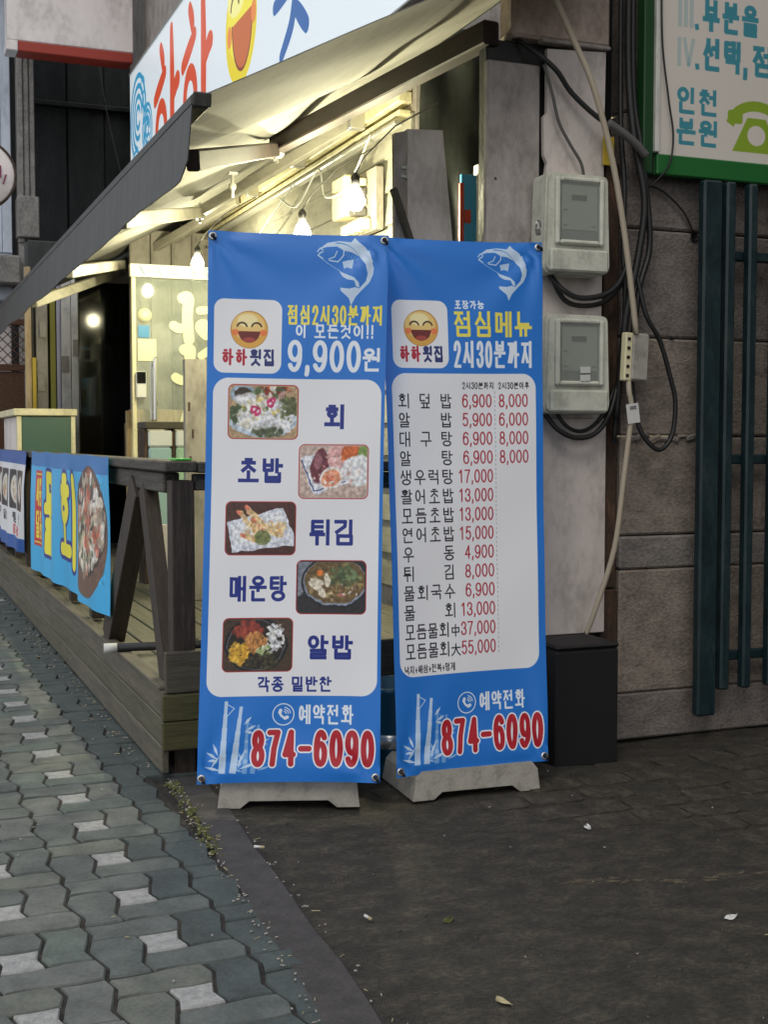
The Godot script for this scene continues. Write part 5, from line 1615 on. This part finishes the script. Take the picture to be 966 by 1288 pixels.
# ---------------------------------------------------------------- things on the wall at the right
func make_wall_things() -> void:
	# green framed clinic board
	var g := thing("clinic_sign", Vector3(3.45, 2.25, -4.3), "white board with teal lettering and green frame, top right", "sign")
	bx(g, "backing", Vector3(2.86, 2.25, -4.34), Vector3(4.10, 3.50, -4.30), M.dark_green, 0.004)
	var cf := func(u: float, v: float) -> Vector3: return Vector3(lerpf(2.872, 4.08, u), lerpf(3.42, 2.332, v), -4.288)
	put(g, "printed_face", sheet_mesh(cf, 2, 2, 0.003), printed(print_clinic(), 0.5))
	bx(g, "frame_bottom", Vector3(2.86, 2.25, -4.298), Vector3(4.1, 2.33, -4.275), M.green, 0.005)
	bx(g, "frame_side", Vector3(2.80, 2.25, -4.335), Vector3(2.845, 3.5, -4.28), M.dark_green, 0.005)
	bx(g, "side_trim", Vector3(2.848, 2.335, -4.298), Vector3(2.868, 3.5, -4.27), M.white_paint, 0.003)
	# teal steel bars
	var t := thing("window_bars", Vector3(3.3, 0.2, -4.25), "dark teal steel bars standing in front of the stone wall", "window bars")
	for q in [[3.055, 0.09, 0.10], [3.165, 0.045, 0.2], [3.275, 0.042, 0.2], [3.40, 0.042, 0.2], [3.52, 0.042, 0.2], [3.64, 0.042, 0.2], [3.76, 0.042, 0.2]]:
		bx(t, "bar", Vector3(q[0], q[2], -4.28), Vector3(q[0] + q[1], 2.238, -4.235), M.teal, 0.008)
	for y in [1.955, 1.135, 0.33]:
		bx(t, "cross_bar", Vector3(3.14, y - 0.02, -4.31), Vector3(3.82, y + 0.02, -4.283), M.teal, 0.006)
	# meter panels, posts and boards
	var cb := thing("cement_board", Vector3(2.27, 0, -4.36), "tall brown grey cement board left of the electricity meters", "board")
	bx(cb, "face", Vector3(2.165, 0.30, -4.40), Vector3(2.390, 2.64, -4.365), M.cement, 0.006)
	cbx(cb, "fixing_screw", Vector3(2.2, 2.2, -4.364), Vector3(0.01, 0.01, 0.004), M.rust)
	cbx(cb, "fixing_screw", Vector3(2.36, 1.9, -4.364), Vector3(0.01, 0.01, 0.004), M.rust)
	var mp := thing("meter_panel", Vector3(2.53, 0.45, -4.36), "whitish painted board that carries the two electricity meters", "panel")
	var edge := PackedVector2Array([Vector2(2.40, 1.30), Vector2(2.655, 1.30), Vector2(2.66, 1.9), Vector2(2.664, 2.46), Vector2(2.668, 2.715), Vector2(2.41, 2.70), Vector2(2.41, 2.46), Vector2(2.395, 2.445), Vector2(2.398, 2.3), Vector2(2.412, 2.27), Vector2(2.40, 2.2)])
	put(mp, "upper_sheet", prism(edge, 0.02), M.white_sheet, Transform3D(Basis(), Vector3(0, 0, -4.358)))
	bx(mp, "lower_sheet", Vector3(2.37, 0.45, -4.37), Vector3(2.684, 1.298, -4.345), M.white_sheet, 0.003)
	bx(mp, "lip", Vector3(2.38, 2.72, -4.37), Vector3(2.68, 2.734, -4.33), M.cement, 0.003)
	var po := thing("rusty_post", Vector3(2.72, 0, -4.38), "rust brown post between the meter board and stone wall", "post")
	bx(po, "upper_length", Vector3(2.688, 0.62, -4.42), Vector3(2.755, 2.3, -4.375), M.rust, 0.006)
	bx(po, "lower_length", Vector3(2.68, -0.01, -4.43), Vector3(2.762, 0.615, -4.37), M.rust, 0.006)
	var kb := thing("black_cabinet", Vector3(2.5, 0, -4.2), "low black box standing below the meter board", "cabinet")
	bx(kb, "body", Vector3(2.33, -0.015, -4.34), Vector3(2.60, 0.43, -4.10), M.black_matt, 0.01)
	bx(kb, "lid", Vector3(2.328, 0.432, -4.342), Vector3(2.602, 0.45, -4.097), M.black_matt, 0.008)
	# meters
	var proto := thing("electricity_meter", Vector3(2.46, 1.84, -4.34), "upper electricity meter in a cream case beside the cable bundle", "electricity meter", "electricity meters")
	var cx := 2.482
	var outline := PackedVector2Array()
	for q in [[0.13, 0.185, 0.022], [-0.13, 0.185, 0.022], [-0.14, -0.19, 0.03], [0.14, -0.19, 0.03]]:
		for k in 4:
			var corner := Vector2(q[0] - signf(q[0]) * q[2], q[1] - signf(q[1]) * q[2])
			var a0: float = {true: {true: 0.0, false: -90.0}, false: {true: 90.0, false: 180.0}}[q[0] > 0][q[1] > 0]
			var a := deg_to_rad(a0 + k * 30.0)
			outline.append(corner + Vector2(cos(a), sin(a)) * q[2])
	var y0 := 2.03
	put(proto, "back_case", prism(outline, 0.10), M.meter_case, Transform3D(Basis(), Vector3(cx, y0, -4.297)))
	var inner := PackedVector2Array()
	for p in outline: inner.append(p * Vector2(0.97, 0.975))
	put(proto, "front_shell", prism(inner, 0.02), M.meter_case, Transform3D(Basis(), Vector3(cx, y0, -4.238)))
	# raised frame round the window, its lower lip, recess, dial plate and glass
	var ringo := [[-0.105, -0.085, -0.085, 0.165], [0.085, -0.085, 0.105, 0.165], [-0.085, 0.147, 0.085, 0.167], [-0.085, -0.085, 0.085, -0.066]]
	for q in ringo:
		bx(proto, "window_frame", Vector3(cx + q[0], y0 + q[1], -4.229), Vector3(cx + q[2], y0 + q[3], -4.208), M.meter_case, 0.007)
	bx(proto, "recess", Vector3(cx - 0.086, y0 - 0.067, -4.228), Vector3(cx + 0.086, y0 + 0.148, -4.226), M.cable_grey, 0.0005)
	var dial := bx(proto, "dial_plate", Vector3(cx - 0.074, y0 - 0.028, -4.2255), Vector3(cx + 0.078, y0 + 0.138, -4.222), M.meter_dial, 0.001)
	bx(dial, "display", Vector3(cx - 0.035, y0 + 0.082, -4.2215), Vector3(cx + 0.03, y0 + 0.102, -4.219), M.black_gloss, 0.001)
	for q in [[-0.06, 0.045], [-0.06, -0.012], [0.062, -0.012]]:
		cbx(dial, "terminal_mark", Vector3(cx + q[0], y0 + q[1], -4.221), Vector3(0.018, 0.006, 0.002), M.cable_grey, Vector3.ZERO, 0.0005)
	bx(proto, "window_glass", Vector3(cx - 0.084, y0 - 0.065, -4.2155), Vector3(cx + 0.084, y0 + 0.146, -4.213), M.glass, 0.0005)
	bx(proto, "lower_cover", Vector3(cx - 0.125, y0 - 0.185, -4.229), Vector3(cx + 0.125, y0 - 0.10, -4.212), M.meter_case, 0.012)
	var c2: Node3D = proto.duplicate()
	c2.name = numbered("electricity_meter")
	add_child(c2)
	c2.position = proto.position + Vector3(0.005, -0.527, 0.0)
	c2.set_meta("label", "lower electricity meter with two white paper tags in its window")
	for q in [[0.0, 0.0], [0.0, -0.03]]:
		cbx(c2, "paper_tag", Vector3(cx + 0.024, y0 - 0.527 - 0.025 + q[1], -4.2095), Vector3(0.044, 0.024, 0.002), M.label_white, Vector3(0, 0, 2), 0.0005)
	# small lock on the upper meter
	var lk := thing("small_padlock", Vector3(2.31, 1.98, -4.22), "small steel padlock at the left side of the upper meter", "padlock")
	cbx(lk, "lock_body", Vector3(2.302, 1.985, -4.215), Vector3(0.022, 0.028, 0.012), M.chrome, Vector3(0, 0, 12))
	put(lk, "shackle", tube_mesh([Vector3(2.294, 2.0, -4.215), Vector3(2.295, 2.02, -4.215), Vector3(2.303, 2.026, -4.215), Vector3(2.311, 2.02, -4.215), Vector3(2.312, 2.0, -4.215)], 0.003, 6), M.chrome)
	# cream conduit with its junction box
	var cd := thing("cream_conduit", Vector3(2.6, 1.8, -4.2), "cream flexible conduit running down past the electricity meters", "conduit")
	tube(cd, "upper_run", [Vector3(2.33, 3.0, -4.26), Vector3(2.363, 2.83, -4.2), Vector3(2.438, 2.694, -4.2), Vector3(2.518, 2.529, -4.19), Vector3(2.602, 2.272, -4.19), Vector3(2.663, 1.979, -4.19), Vector3(2.724, 1.62, -4.2)], 0.0115, M.conduit)
	tube(cd, "lower_run", [Vector3(2.70, 1.46, -4.215), Vector3(2.694, 1.40, -4.2), Vector3(2.705, 1.316, -4.2), Vector3(2.675, 1.071, -4.2), Vector3(2.642, 0.796, -4.21), Vector3(2.585, 0.56, -4.25), Vector3(2.562, 0.46, -4.28)], 0.0105, M.conduit)
	var jb := thing("junction_box", Vector3(2.72, 1.44, -4.24), "grey plastic junction box with a pale ribbed edge", "junction box")
	cbx(jb, "box_body", Vector3(2.745, 1.532, -4.235), Vector3(0.085, 0.185, 0.06), M.plastic_grey, Vector3(0, 8, -3), 0.008)
	var strip := cbx(jb, "terminal_strip", Vector3(2.688, 1.532, -4.212), Vector3(0.035, 0.185, 0.03), M.cream_frame, Vector3(0, 8, -3), 0.004)
	for k in 5:
		cbx(strip, "terminal_screw", Vector3(2.686 - 0.0018 * k + 0.004, 1.60 - k * 0.035, -4.195), Vector3(0.014, 0.012, 0.004), M.black, Vector3(0, 8, -3), 0.001)
	var tg := thing("cable_tag", Vector3(2.7, 1.31, -4.19), "white paper tag taped round the conduit below the junction box", "tag")
	cbx(tg, "tag_paper", Vector3(2.705, 1.315, -4.187), Vector3(0.055, 0.075, 0.003), M.label_white, Vector3(0, 0, 8), 0.0005)
	cbx(tg, "tag_tape", Vector3(2.703, 1.338, -4.185), Vector3(0.03, 0.014, 0.003), M.tape, Vector3(0, 0, 8), 0.0005)
	# black cables, each one a thing
	var runs := [
		["thick black cable hanging down the dark gap beside the green frame", [Vector3(2.74, 3.2, -4.30), Vector3(2.745, 2.7, -4.31), Vector3(2.76, 2.40, -4.29), Vector3(2.80, 2.15, -4.27), Vector3(2.775, 1.93, -4.27), Vector3(2.72, 1.68, -4.27), Vector3(2.70, 1.3, -4.3)], 0.014],
		["black cable bulging outward right of the upper meter", [Vector3(2.77, 3.2, -4.32), Vector3(2.775, 2.6, -4.32), Vector3(2.80, 2.36, -4.30), Vector3(2.825, 2.1, -4.28), Vector3(2.83, 1.95, -4.28), Vector3(2.78, 1.80, -4.27), Vector3(2.76, 1.55, -4.29)], 0.012],
		["thin black cable behind the conduit beside the upper meter", [Vector3(2.72, 3.2, -4.33), Vector3(2.725, 2.5, -4.33), Vector3(2.74, 2.2, -4.32), Vector3(2.73, 1.95, -4.31), Vector3(2.735, 1.7, -4.3), Vector3(2.71, 1.2, -4.33)], 0.010],
		["black cable hanging in a wide loop below the junction box", [Vector3(2.77, 1.85, -4.27), Vector3(2.80, 1.70, -4.25), Vector3(2.865, 1.60, -4.25), Vector3(2.915, 1.46, -4.25), Vector3(2.94, 1.36, -4.25), Vector3(2.925, 1.23, -4.25), Vector3(2.865, 1.175, -4.25), Vector3(2.80, 1.23, -4.26), Vector3(2.775, 1.32, -4.28), Vector3(2.77, 1.45, -4.3)], 0.0095],
		["black cable sagging under the upper meter", [Vector3(2.40, 1.85, -4.31), Vector3(2.43, 1.79, -4.27), Vector3(2.50, 1.755, -4.26), Vector3(2.60, 1.765, -4.26), Vector3(2.68, 1.81, -4.27), Vector3(2.74, 1.9, -4.29)], 0.011],
		["second black cable sagging deeper under the upper meter", [Vector3(2.42, 1.85, -4.33), Vector3(2.47, 1.75, -4.31), Vector3(2.56, 1.73, -4.30), Vector3(2.66, 1.76, -4.30), Vector3(2.74, 1.85, -4.31)], 0.010],
		["black cable sagging under the lower meter", [Vector3(2.37, 1.34, -4.31), Vector3(2.42, 1.26, -4.28), Vector3(2.50, 1.222, -4.27), Vector3(2.59, 1.24, -4.27), Vector3(2.66, 1.32, -4.28), Vector3(2.71, 1.45, -4.3)], 0.010],
		["second black cable in a flatter sag under the lower meter", [Vector3(2.43, 1.34, -4.32), Vector3(2.48, 1.265, -4.30), Vector3(2.56, 1.25, -4.3), Vector3(2.64, 1.31, -4.30), Vector3(2.70, 1.42, -4.31)], 0.008],
		["black taped cable slanting across the top of the white meter board", [Vector3(2.28, 2.76, -4.42), Vector3(2.34, 2.68, -4.33), Vector3(2.42, 2.61, -4.30), Vector3(2.49, 2.53, -4.30), Vector3(2.60, 2.44, -4.28), Vector3(2.72, 2.38, -4.26), Vector3(2.79, 2.32, -4.25)], 0.010],
		["thin dark wire hanging across the left edge of the white board", [Vector3(2.86, 3.3, -4.26), Vector3(2.865, 2.8, -4.262), Vector3(2.90, 2.55, -4.265), Vector3(2.925, 2.4, -4.265), Vector3(2.90, 2.28, -4.26), Vector3(2.84, 2.2, -4.3)], 0.004],
		["thin black wire drooping from the frame to the hole in the stone", [Vector3(2.83, 2.22, -4.33), Vector3(2.93, 2.20, -4.34), Vector3(3.03, 2.13, -4.345), Vector3(3.085, 2.05, -4.35)], 0.004],
	]
	for r in runs:
		var o := tube(self, "black_cable", r[1], r[2], M.cable)
		tag(o, r[0], "cable", "cables on the wall")
	var gc := tube(self, "grey_cable", [Vector3(2.38, 2.63, -4.32), Vector3(2.412, 2.52, -4.31), Vector3(2.44, 2.42, -4.31), Vector3(2.49, 2.34, -4.31), Vector3(2.54, 2.27, -4.31), Vector3(2.56, 2.2, -4.32)], 0.006, M.cable_grey)
	tag(gc, "thin grey cable running down the white board to the upper meter", "cable", "cables on the wall")
	var gs := tube(self, "grey_sleeve", [Vector3(2.62, 2.42, -4.25), Vector3(2.72, 2.36, -4.24), Vector3(2.785, 2.305, -4.24)], 0.016, M.cable_grey)
	tag(gs, "thick grey cable sleeve slanting beside the green frame", "cable sleeve")
	var yb := thing("yellow_plate", Vector3(2.67, 2.33, -4.33), "small ochre plate behind the cables above the upper meter", "plate")
	cbx(yb, "plate_face", Vector3(2.675, 2.335, -4.335), Vector3(0.05, 0.11, 0.008), M.yellow, Vector3.ZERO, 0.002)
	cbx(yb, "plate_screw", Vector3(2.675, 2.375, -4.33), Vector3(0.008, 0.008, 0.003), M.rust, Vector3.ZERO, 0.001)
	# leaning boards behind the price banner
	var bd := thing("white_door_panel", Vector3(2.05, 0.45, -4.7), "off white panel with a hinge leaning behind the price banner", "panel")
	put(bd, "face", prism(PackedVector2Array([Vector2(1.98, 0.45), Vector2(2.33, 0.45), Vector2(2.126, 2.444), Vector2(1.974, 2.436)]), 0.03), M.white_sheet, Transform3D(Basis(), Vector3(0, 0, -4.7)))
	put(bd, "side_face", prism(PackedVector2Array([Vector2(1.935, 0.45), Vector2(1.976, 0.45), Vector2(1.971, 2.43), Vector2(1.921, 2.416)]), 0.03), M.cement, Transform3D(Basis(), Vector3(0, 0, -4.703)))
	for y in [2.25, 2.285]:
		cbx(bd, "hinge_leaf", Vector3(1.957, y, -4.684), Vector3(0.026, 0.014, 0.008), M.alu, Vector3.ZERO, 0.002)
	cbx(bd, "hinge_pin", Vector3(1.969, 2.268, -4.68), Vector3(0.008, 0.06, 0.01), M.alu, Vector3.ZERO, 0.002)
	var sk := beam(self, "timber_offcut", Vector3(1.90, 2.195, -4.655), Vector3(2.075, 1.72, -4.655), 0.042, 0.02, M.end_wood)
	tag(sk, "grey timber offcut leaning against the off white panel", "timber")
	var bs := thing("blue_red_sign", Vector3(2.53, 1.0, -5.3), "narrow strip of blue sign with red edge behind the cement board", "sign")
	bx(bs, "blue_face", Vector3(2.50, 1.0, -5.32), Vector3(2.575, 2.42, -5.30), M.teal_print, 0.002)
	bx(bs, "red_edge", Vector3(2.492, 1.0, -5.318), Vector3(2.512, 2.38, -5.297), M.red, 0.002)
	bx(bs, "red_mark", Vector3(2.513, 2.2, -5.299), Vector3(2.545, 2.26, -5.294), M.red, 0.002)
	bx(bs, "pale_post", Vector3(2.578, 1.0, -5.34), Vector3(2.62, 2.47, -5.29), M.white_paint, 0.004)
	# blue barrel glimpsed between the banners
	var bl := thing("blue_bucket", Vector3(1.74, 0, -4.33), "blue plastic bucket with a silver taped band between the two banners", "bucket")
	put(bl, "shell", lathe([Vector2(0.0, 0.0), Vector2(0.115, 0.0), Vector2(0.118, 0.02), Vector2(0.13, 0.30), Vector2(0.138, 0.305), Vector2(0.138, 0.325), Vector2(0.128, 0.325), Vector2(0.12, 0.05), Vector2(0, 0.04)], 28), M.blue_tank, Transform3D(Basis(), Vector3(1.74, 0.0, -4.29)))
	put(bl, "silver_band", lathe([Vector2(0.1235, 0.105), Vector2(0.1255, 0.106), Vector2(0.1275, 0.155), Vector2(0.1255, 0.156)], 28), M.tape, Transform3D(Basis(), Vector3(1.74, 0.0, -4.29)))

# ---------------------------------------------------------------- lamps
func lamp(at: Vector3, label: String) -> void:
	var t := thing("light_bulb", at, label, "light bulb", "bulbs under the awning")
	put(t, "bulb_glass", lathe([Vector2(0, -0.058), Vector2(0.026, -0.052), Vector2(0.044, -0.026), Vector2(0.046, -0.004), Vector2(0.034, 0.03), Vector2(0.02, 0.052), Vector2(0.0, 0.054)], 18), M.bulb, Transform3D(Basis(), at))
	put(t, "socket", lathe([Vector2(0.0, 0.055), Vector2(0.02, 0.055), Vector2(0.022, 0.1), Vector2(0.008, 0.12), Vector2(0, 0.12)], 14), M.black, Transform3D(Basis(), at))
	put(t, "hanger_wire", tube_mesh([Vector3(0, 0.115, 0), Vector3(0.05, 0.2, 0.01), Vector3(0.2, 0.35, 0.0), Vector3(0.42, 0.48, 0.0)], 0.004, 6), M.cable_grey, Transform3D(Basis(), at))
	var l := OmniLight3D.new()
	l.name = "lamp_light"
	l.light_energy = 1.0
	l.light_color = Color(1.0, 0.97, 0.80)
	l.light_size = 0.035
	l.omni_range = 25.0
	l.omni_attenuation = 2.0
	l.shadow_enabled = true
	t.add_child(l)
	l.position = Vector3.ZERO

func make_lamps() -> void:
	lamp(Vector3(2.1, 2.335, -5.61), "glowing bulb beside the wiring box, highest of the lit bulbs")
	lamp(Vector3(2.1, 2.30, -6.40), "glowing bulb just above the food photograph banner")
	lamp(Vector3(2.1, 2.44, -8.73), "farthest glowing bulb above the glass door")
	var b := thing("wiring_box", Vector3(2.5, 2.4, -6.7), "open wiring box with pale fittings on the siding behind the bulbs", "wiring box")
	bx(b, "back_plate", Vector3(2.55, 2.36, -6.95), Vector3(2.60, 2.70, -6.50), M.grey_sheet, 0.006)
	bx(b, "cover", Vector3(2.45, 2.46, -6.93), Vector3(2.545, 2.69, -6.72), M.cream_frame, 0.01)
	for k in 4:
		bx(b, "breaker", Vector3(2.47, 2.45 + k * 0.055, -6.70), Vector3(2.545, 2.49 + k * 0.055, -6.62), M.cream_frame if k % 2 else M.cable_grey, 0.005)
	for k in 4:
		bx(b, "terminal_cap", Vector3(2.49, 2.365, -6.90 + k * 0.09), Vector3(2.548, 2.43, -6.83 + k * 0.09), M.cream_frame, 0.008)
	var wires := [
		["white lamp wire looping between the two nearest bulbs", [Vector3(2.52, 2.86, -6.5), Vector3(2.45, 2.62, -6.65), Vector3(2.42, 2.60, -6.95), Vector3(2.48, 2.82, -7.25), Vector3(2.46, 2.66, -7.6), Vector3(2.5, 2.80, -8.1)]],
		["white lamp wire sagging along the siding toward the glass door", [Vector3(2.52, 2.84, -7.9), Vector3(2.46, 2.58, -8.6), Vector3(2.46, 2.5, -9.3), Vector3(2.52, 2.78, -10.2)]],
	]
	for w in wires:
		tag(tube(self, "lamp_wire", w[1], 0.006, M.lid), w[0], "wire", "lamp wires")
	var hook := thing("brass_hook", Vector3(2.3, 2.7, -7.5), "small brass hook fitting hanging from the awning frame", "hook")
	put(hook, "hook_stem", lathe([Vector2(0, 0.07), Vector2(0.012, 0.07), Vector2(0.01, 0.03), Vector2(0.022, 0.02), Vector2(0.022, 0.0), Vector2(0.008, -0.02), Vector2(0.012, -0.05), Vector2(0, -0.055)], 12), M.alu, Transform3D(Basis(), Vector3(1.86, 2.60, -6.9)))
	put(hook, "hook_plate", chamfer(Vector3(0.05, 0.012, 0.05), 0.003), M.alu, Transform3D(Basis(), Vector3(1.86, 2.68, -6.9)))

# ---------------------------------------------------------------- small litter
func make_litter() -> void:
	var butts := [[Vector3(1.031, 0.012, -3.571), 35.0, "pale cigarette end lying on the dark kerb strip"], [Vector3(1.135, 0.006, -2.946), 80.0, "pale cigarette end lying on the dark yard near the kerb"]]
	for q in butts:
		var t := thing("cigarette_end", q[0], q[2], "cigarette end")
		var d := Vector3(cos(deg_to_rad(q[1])), 0, sin(deg_to_rad(q[1]))) * 0.016
		tube(t, "paper", [q[0] - d, q[0] + d * 0.2], 0.004, M.label_white, 1, 8)
		tube(t, "filter", [q[0] + d * 0.2, q[0] + d], 0.0041, M.straw, 1, 8)
	var seam := [Vector3(1.72, 0, -3.06), Vector3(1.89, 0, -2.985), Vector3(2.085, 0, -2.885), Vector3(2.36, 0, -2.875)]
	var yd: Node3D = get_node("yard")
	for k in 3:
		for j in 9:
			var p: Vector3 = seam[k].lerp(seam[k + 1], rng.randf())
			var o := PackedVector2Array()
			for e in 9: o.append(Vector2(cos(TAU * e / 9.0) * rng.randf_range(0.006, 0.04), sin(TAU * e / 9.0) * rng.randf_range(0.002, 0.009)))
			put(yd, "mortar_patch", prism(o, 0.005), M.sediment, Transform3D(Basis(Vector3.RIGHT, -PI / 2) * Basis(Vector3.BACK, rng.randf_range(-0.5, 0.5)), Vector3(p.x, yard_height.call(p.x, p.z) - 0.0012, p.z + rng.randf_range(-0.02, 0.02))))
	var leaves := [[Vector3(1.325, 0, -2.875), 0.6, "olive", "small olive dry leaf on the dark yard below the banners"], [Vector3(1.24, 0, -2.40), 2.0, "straw", "curled straw coloured leaf near the lower picture edge"], [Vector3(2.04, 0, -3.39), 1.2, "pale", "crumpled pale paper scrap on the yard before the stone wall"], [Vector3(2.0, 0, -2.62), 0.2, "pale", "small pale paper scrap at the lower right of the yard"]]
	for q in leaves:
		var lf := func(u: float, v: float) -> Vector3:
			var w := 0.011 * sin(PI * clampf(u, 0.04, 0.97))
			return Vector3((u - 0.5) * 0.045, 0.003 + 0.006 * sin(u * 5.0) * sin(v * 4.0) + 0.004 * absf(v - 0.5), (v - 0.5) * 2.0 * w)
		var m: Material = {"olive": M.moss, "straw": M.straw, "pale": M.label_white}[q[2]]
		var at: Vector3 = q[0] + Vector3(0, yard_height.call(q[0].x, q[0].z) + 0.002, 0)
		var o := put(self, "paper_scrap" if q[2] == "pale" else "dry_leaf", sheet_mesh(lf, 8, 4, 0.0006), m, Transform3D(Basis(Vector3.UP, q[1]), at))
		tag(o, q[3], "scrap" if q[2] == "pale" else "leaf")
	# crumbs, straw and chips in the joints
	var chip := SurfaceTool.new()
	chip.begin(Mesh.PRIMITIVE_TRIANGLES)
	var c := chamfer(Vector3(0.007, 0.003, 0.005), 0.001)
	var straw := SurfaceTool.new()
	straw.begin(Mesh.PRIMITIVE_TRIANGLES)
	var s := chamfer(Vector3(0.017, 0.0018, 0.0022), 0.0006)
	var moss := SurfaceTool.new()
	moss.begin(Mesh.PRIMITIVE_TRIANGLES)
	var mm := chamfer(Vector3(0.016, 0.01, 0.012), 0.004)
	for i in 240:
		var z := rng.randf_range(-4.45, -1.9)
		var xa := 0.934 + 0.0586 * (-4.146 - z)
		var x := xa + rng.randfn(0.0, 0.014)
		if i % 7 == 0: x = rng.randf_range(1.0, 3.2)
		if i % 11 == 0: x = rng.randf_range(0.3, 0.9)
		if i % 5 == 1: x = xa + 0.14 + rng.randfn(0.0, 0.012)
		var xf := Transform3D(Basis.from_euler(Vector3(rng.randf_range(-0.3, 0.3), rng.randf() * TAU, rng.randf_range(-0.3, 0.3))).scaled(Vector3(rng.randf_range(0.3, 1.6), 1.0, rng.randf_range(0.3, 1.4))), Vector3(x, 0.005, z))
		if i % 6 == 0: straw.append_from(s, 0, xf)
		else: chip.append_from(c, 0, xf)
	for i in 150:
		var z := -4.4 + 0.85 * pow(rng.randf(), 1.5)
		var xa := 0.934 + 0.0586 * (-4.146 - z)
		var xf := Transform3D(Basis.from_euler(Vector3(0, rng.randf() * TAU, 0)).scaled(Vector3.ONE * rng.randf_range(0.4, 1.2)), Vector3(xa + rng.randfn(0.005, 0.012), 0.002, z))
		moss.append_from(mm, 0, xf)
		if i % 6 == 0: straw.append_from(s, 0, Transform3D(Basis.from_euler(Vector3(0.3 * rng.randfn(), rng.randf() * TAU, 0)).scaled(Vector3.ONE * 0.9), Vector3(xa + rng.randfn(0.0, 0.02), 0.01, z)))
	for i in 160:
		var z := rng.randf_range(-8.5, -4.6)
		var x := 0.93 - absf(rng.randfn(0.0, 0.06))
		var xf := Transform3D(Basis.from_euler(Vector3(rng.randf_range(-0.3, 0.3), rng.randf() * TAU, 0)).scaled(Vector3.ONE * rng.randf_range(0.4, 1.5)), Vector3(x, 0.005, z))
		if i % 3: chip.append_from(c, 0, xf)
		else: straw.append_from(s, 0, xf)
	var grit := SurfaceTool.new()
	grit.begin(Mesh.PRIMITIVE_TRIANGLES)
	var gm := chamfer(Vector3(0.006, 0.004, 0.005), 0.0015)
	for i in 1500:
		var z := rng.randf_range(-4.35, -1.7)
		var x := rng.randf_range(1.08, 4.0)
		grit.append_from(gm, 0, Transform3D(Basis.from_euler(Vector3(rng.randf() * 3.0, rng.randf() * TAU, 0)).scaled(Vector3.ONE * pow(rng.randf(), 2.0) * 1.6 + Vector3.ONE * 0.3), Vector3(x, yard_height.call(x, z) + 0.0005, z)))
	tag(put(self, "yard_grit", grit.commit(), M.yard_slab), "fine dark grit scattered over the yard", "grit", "", "stuff")
	var o := put(self, "gravel_crumbs", chip.commit(), M.cement)
	tag(o, "pale grit and crumbs lying along the kerb joints", "grit", "", "stuff")
	o = put(self, "dry_straw", straw.commit(), M.straw)
	tag(o, "dry straw bits caught along the kerb joints", "straw", "", "stuff")
	o = put(self, "kerb_moss", moss.commit(), M.moss)
	tag(o, "low yellowish moss in the joint beside the banner foot", "moss", "", "stuff")
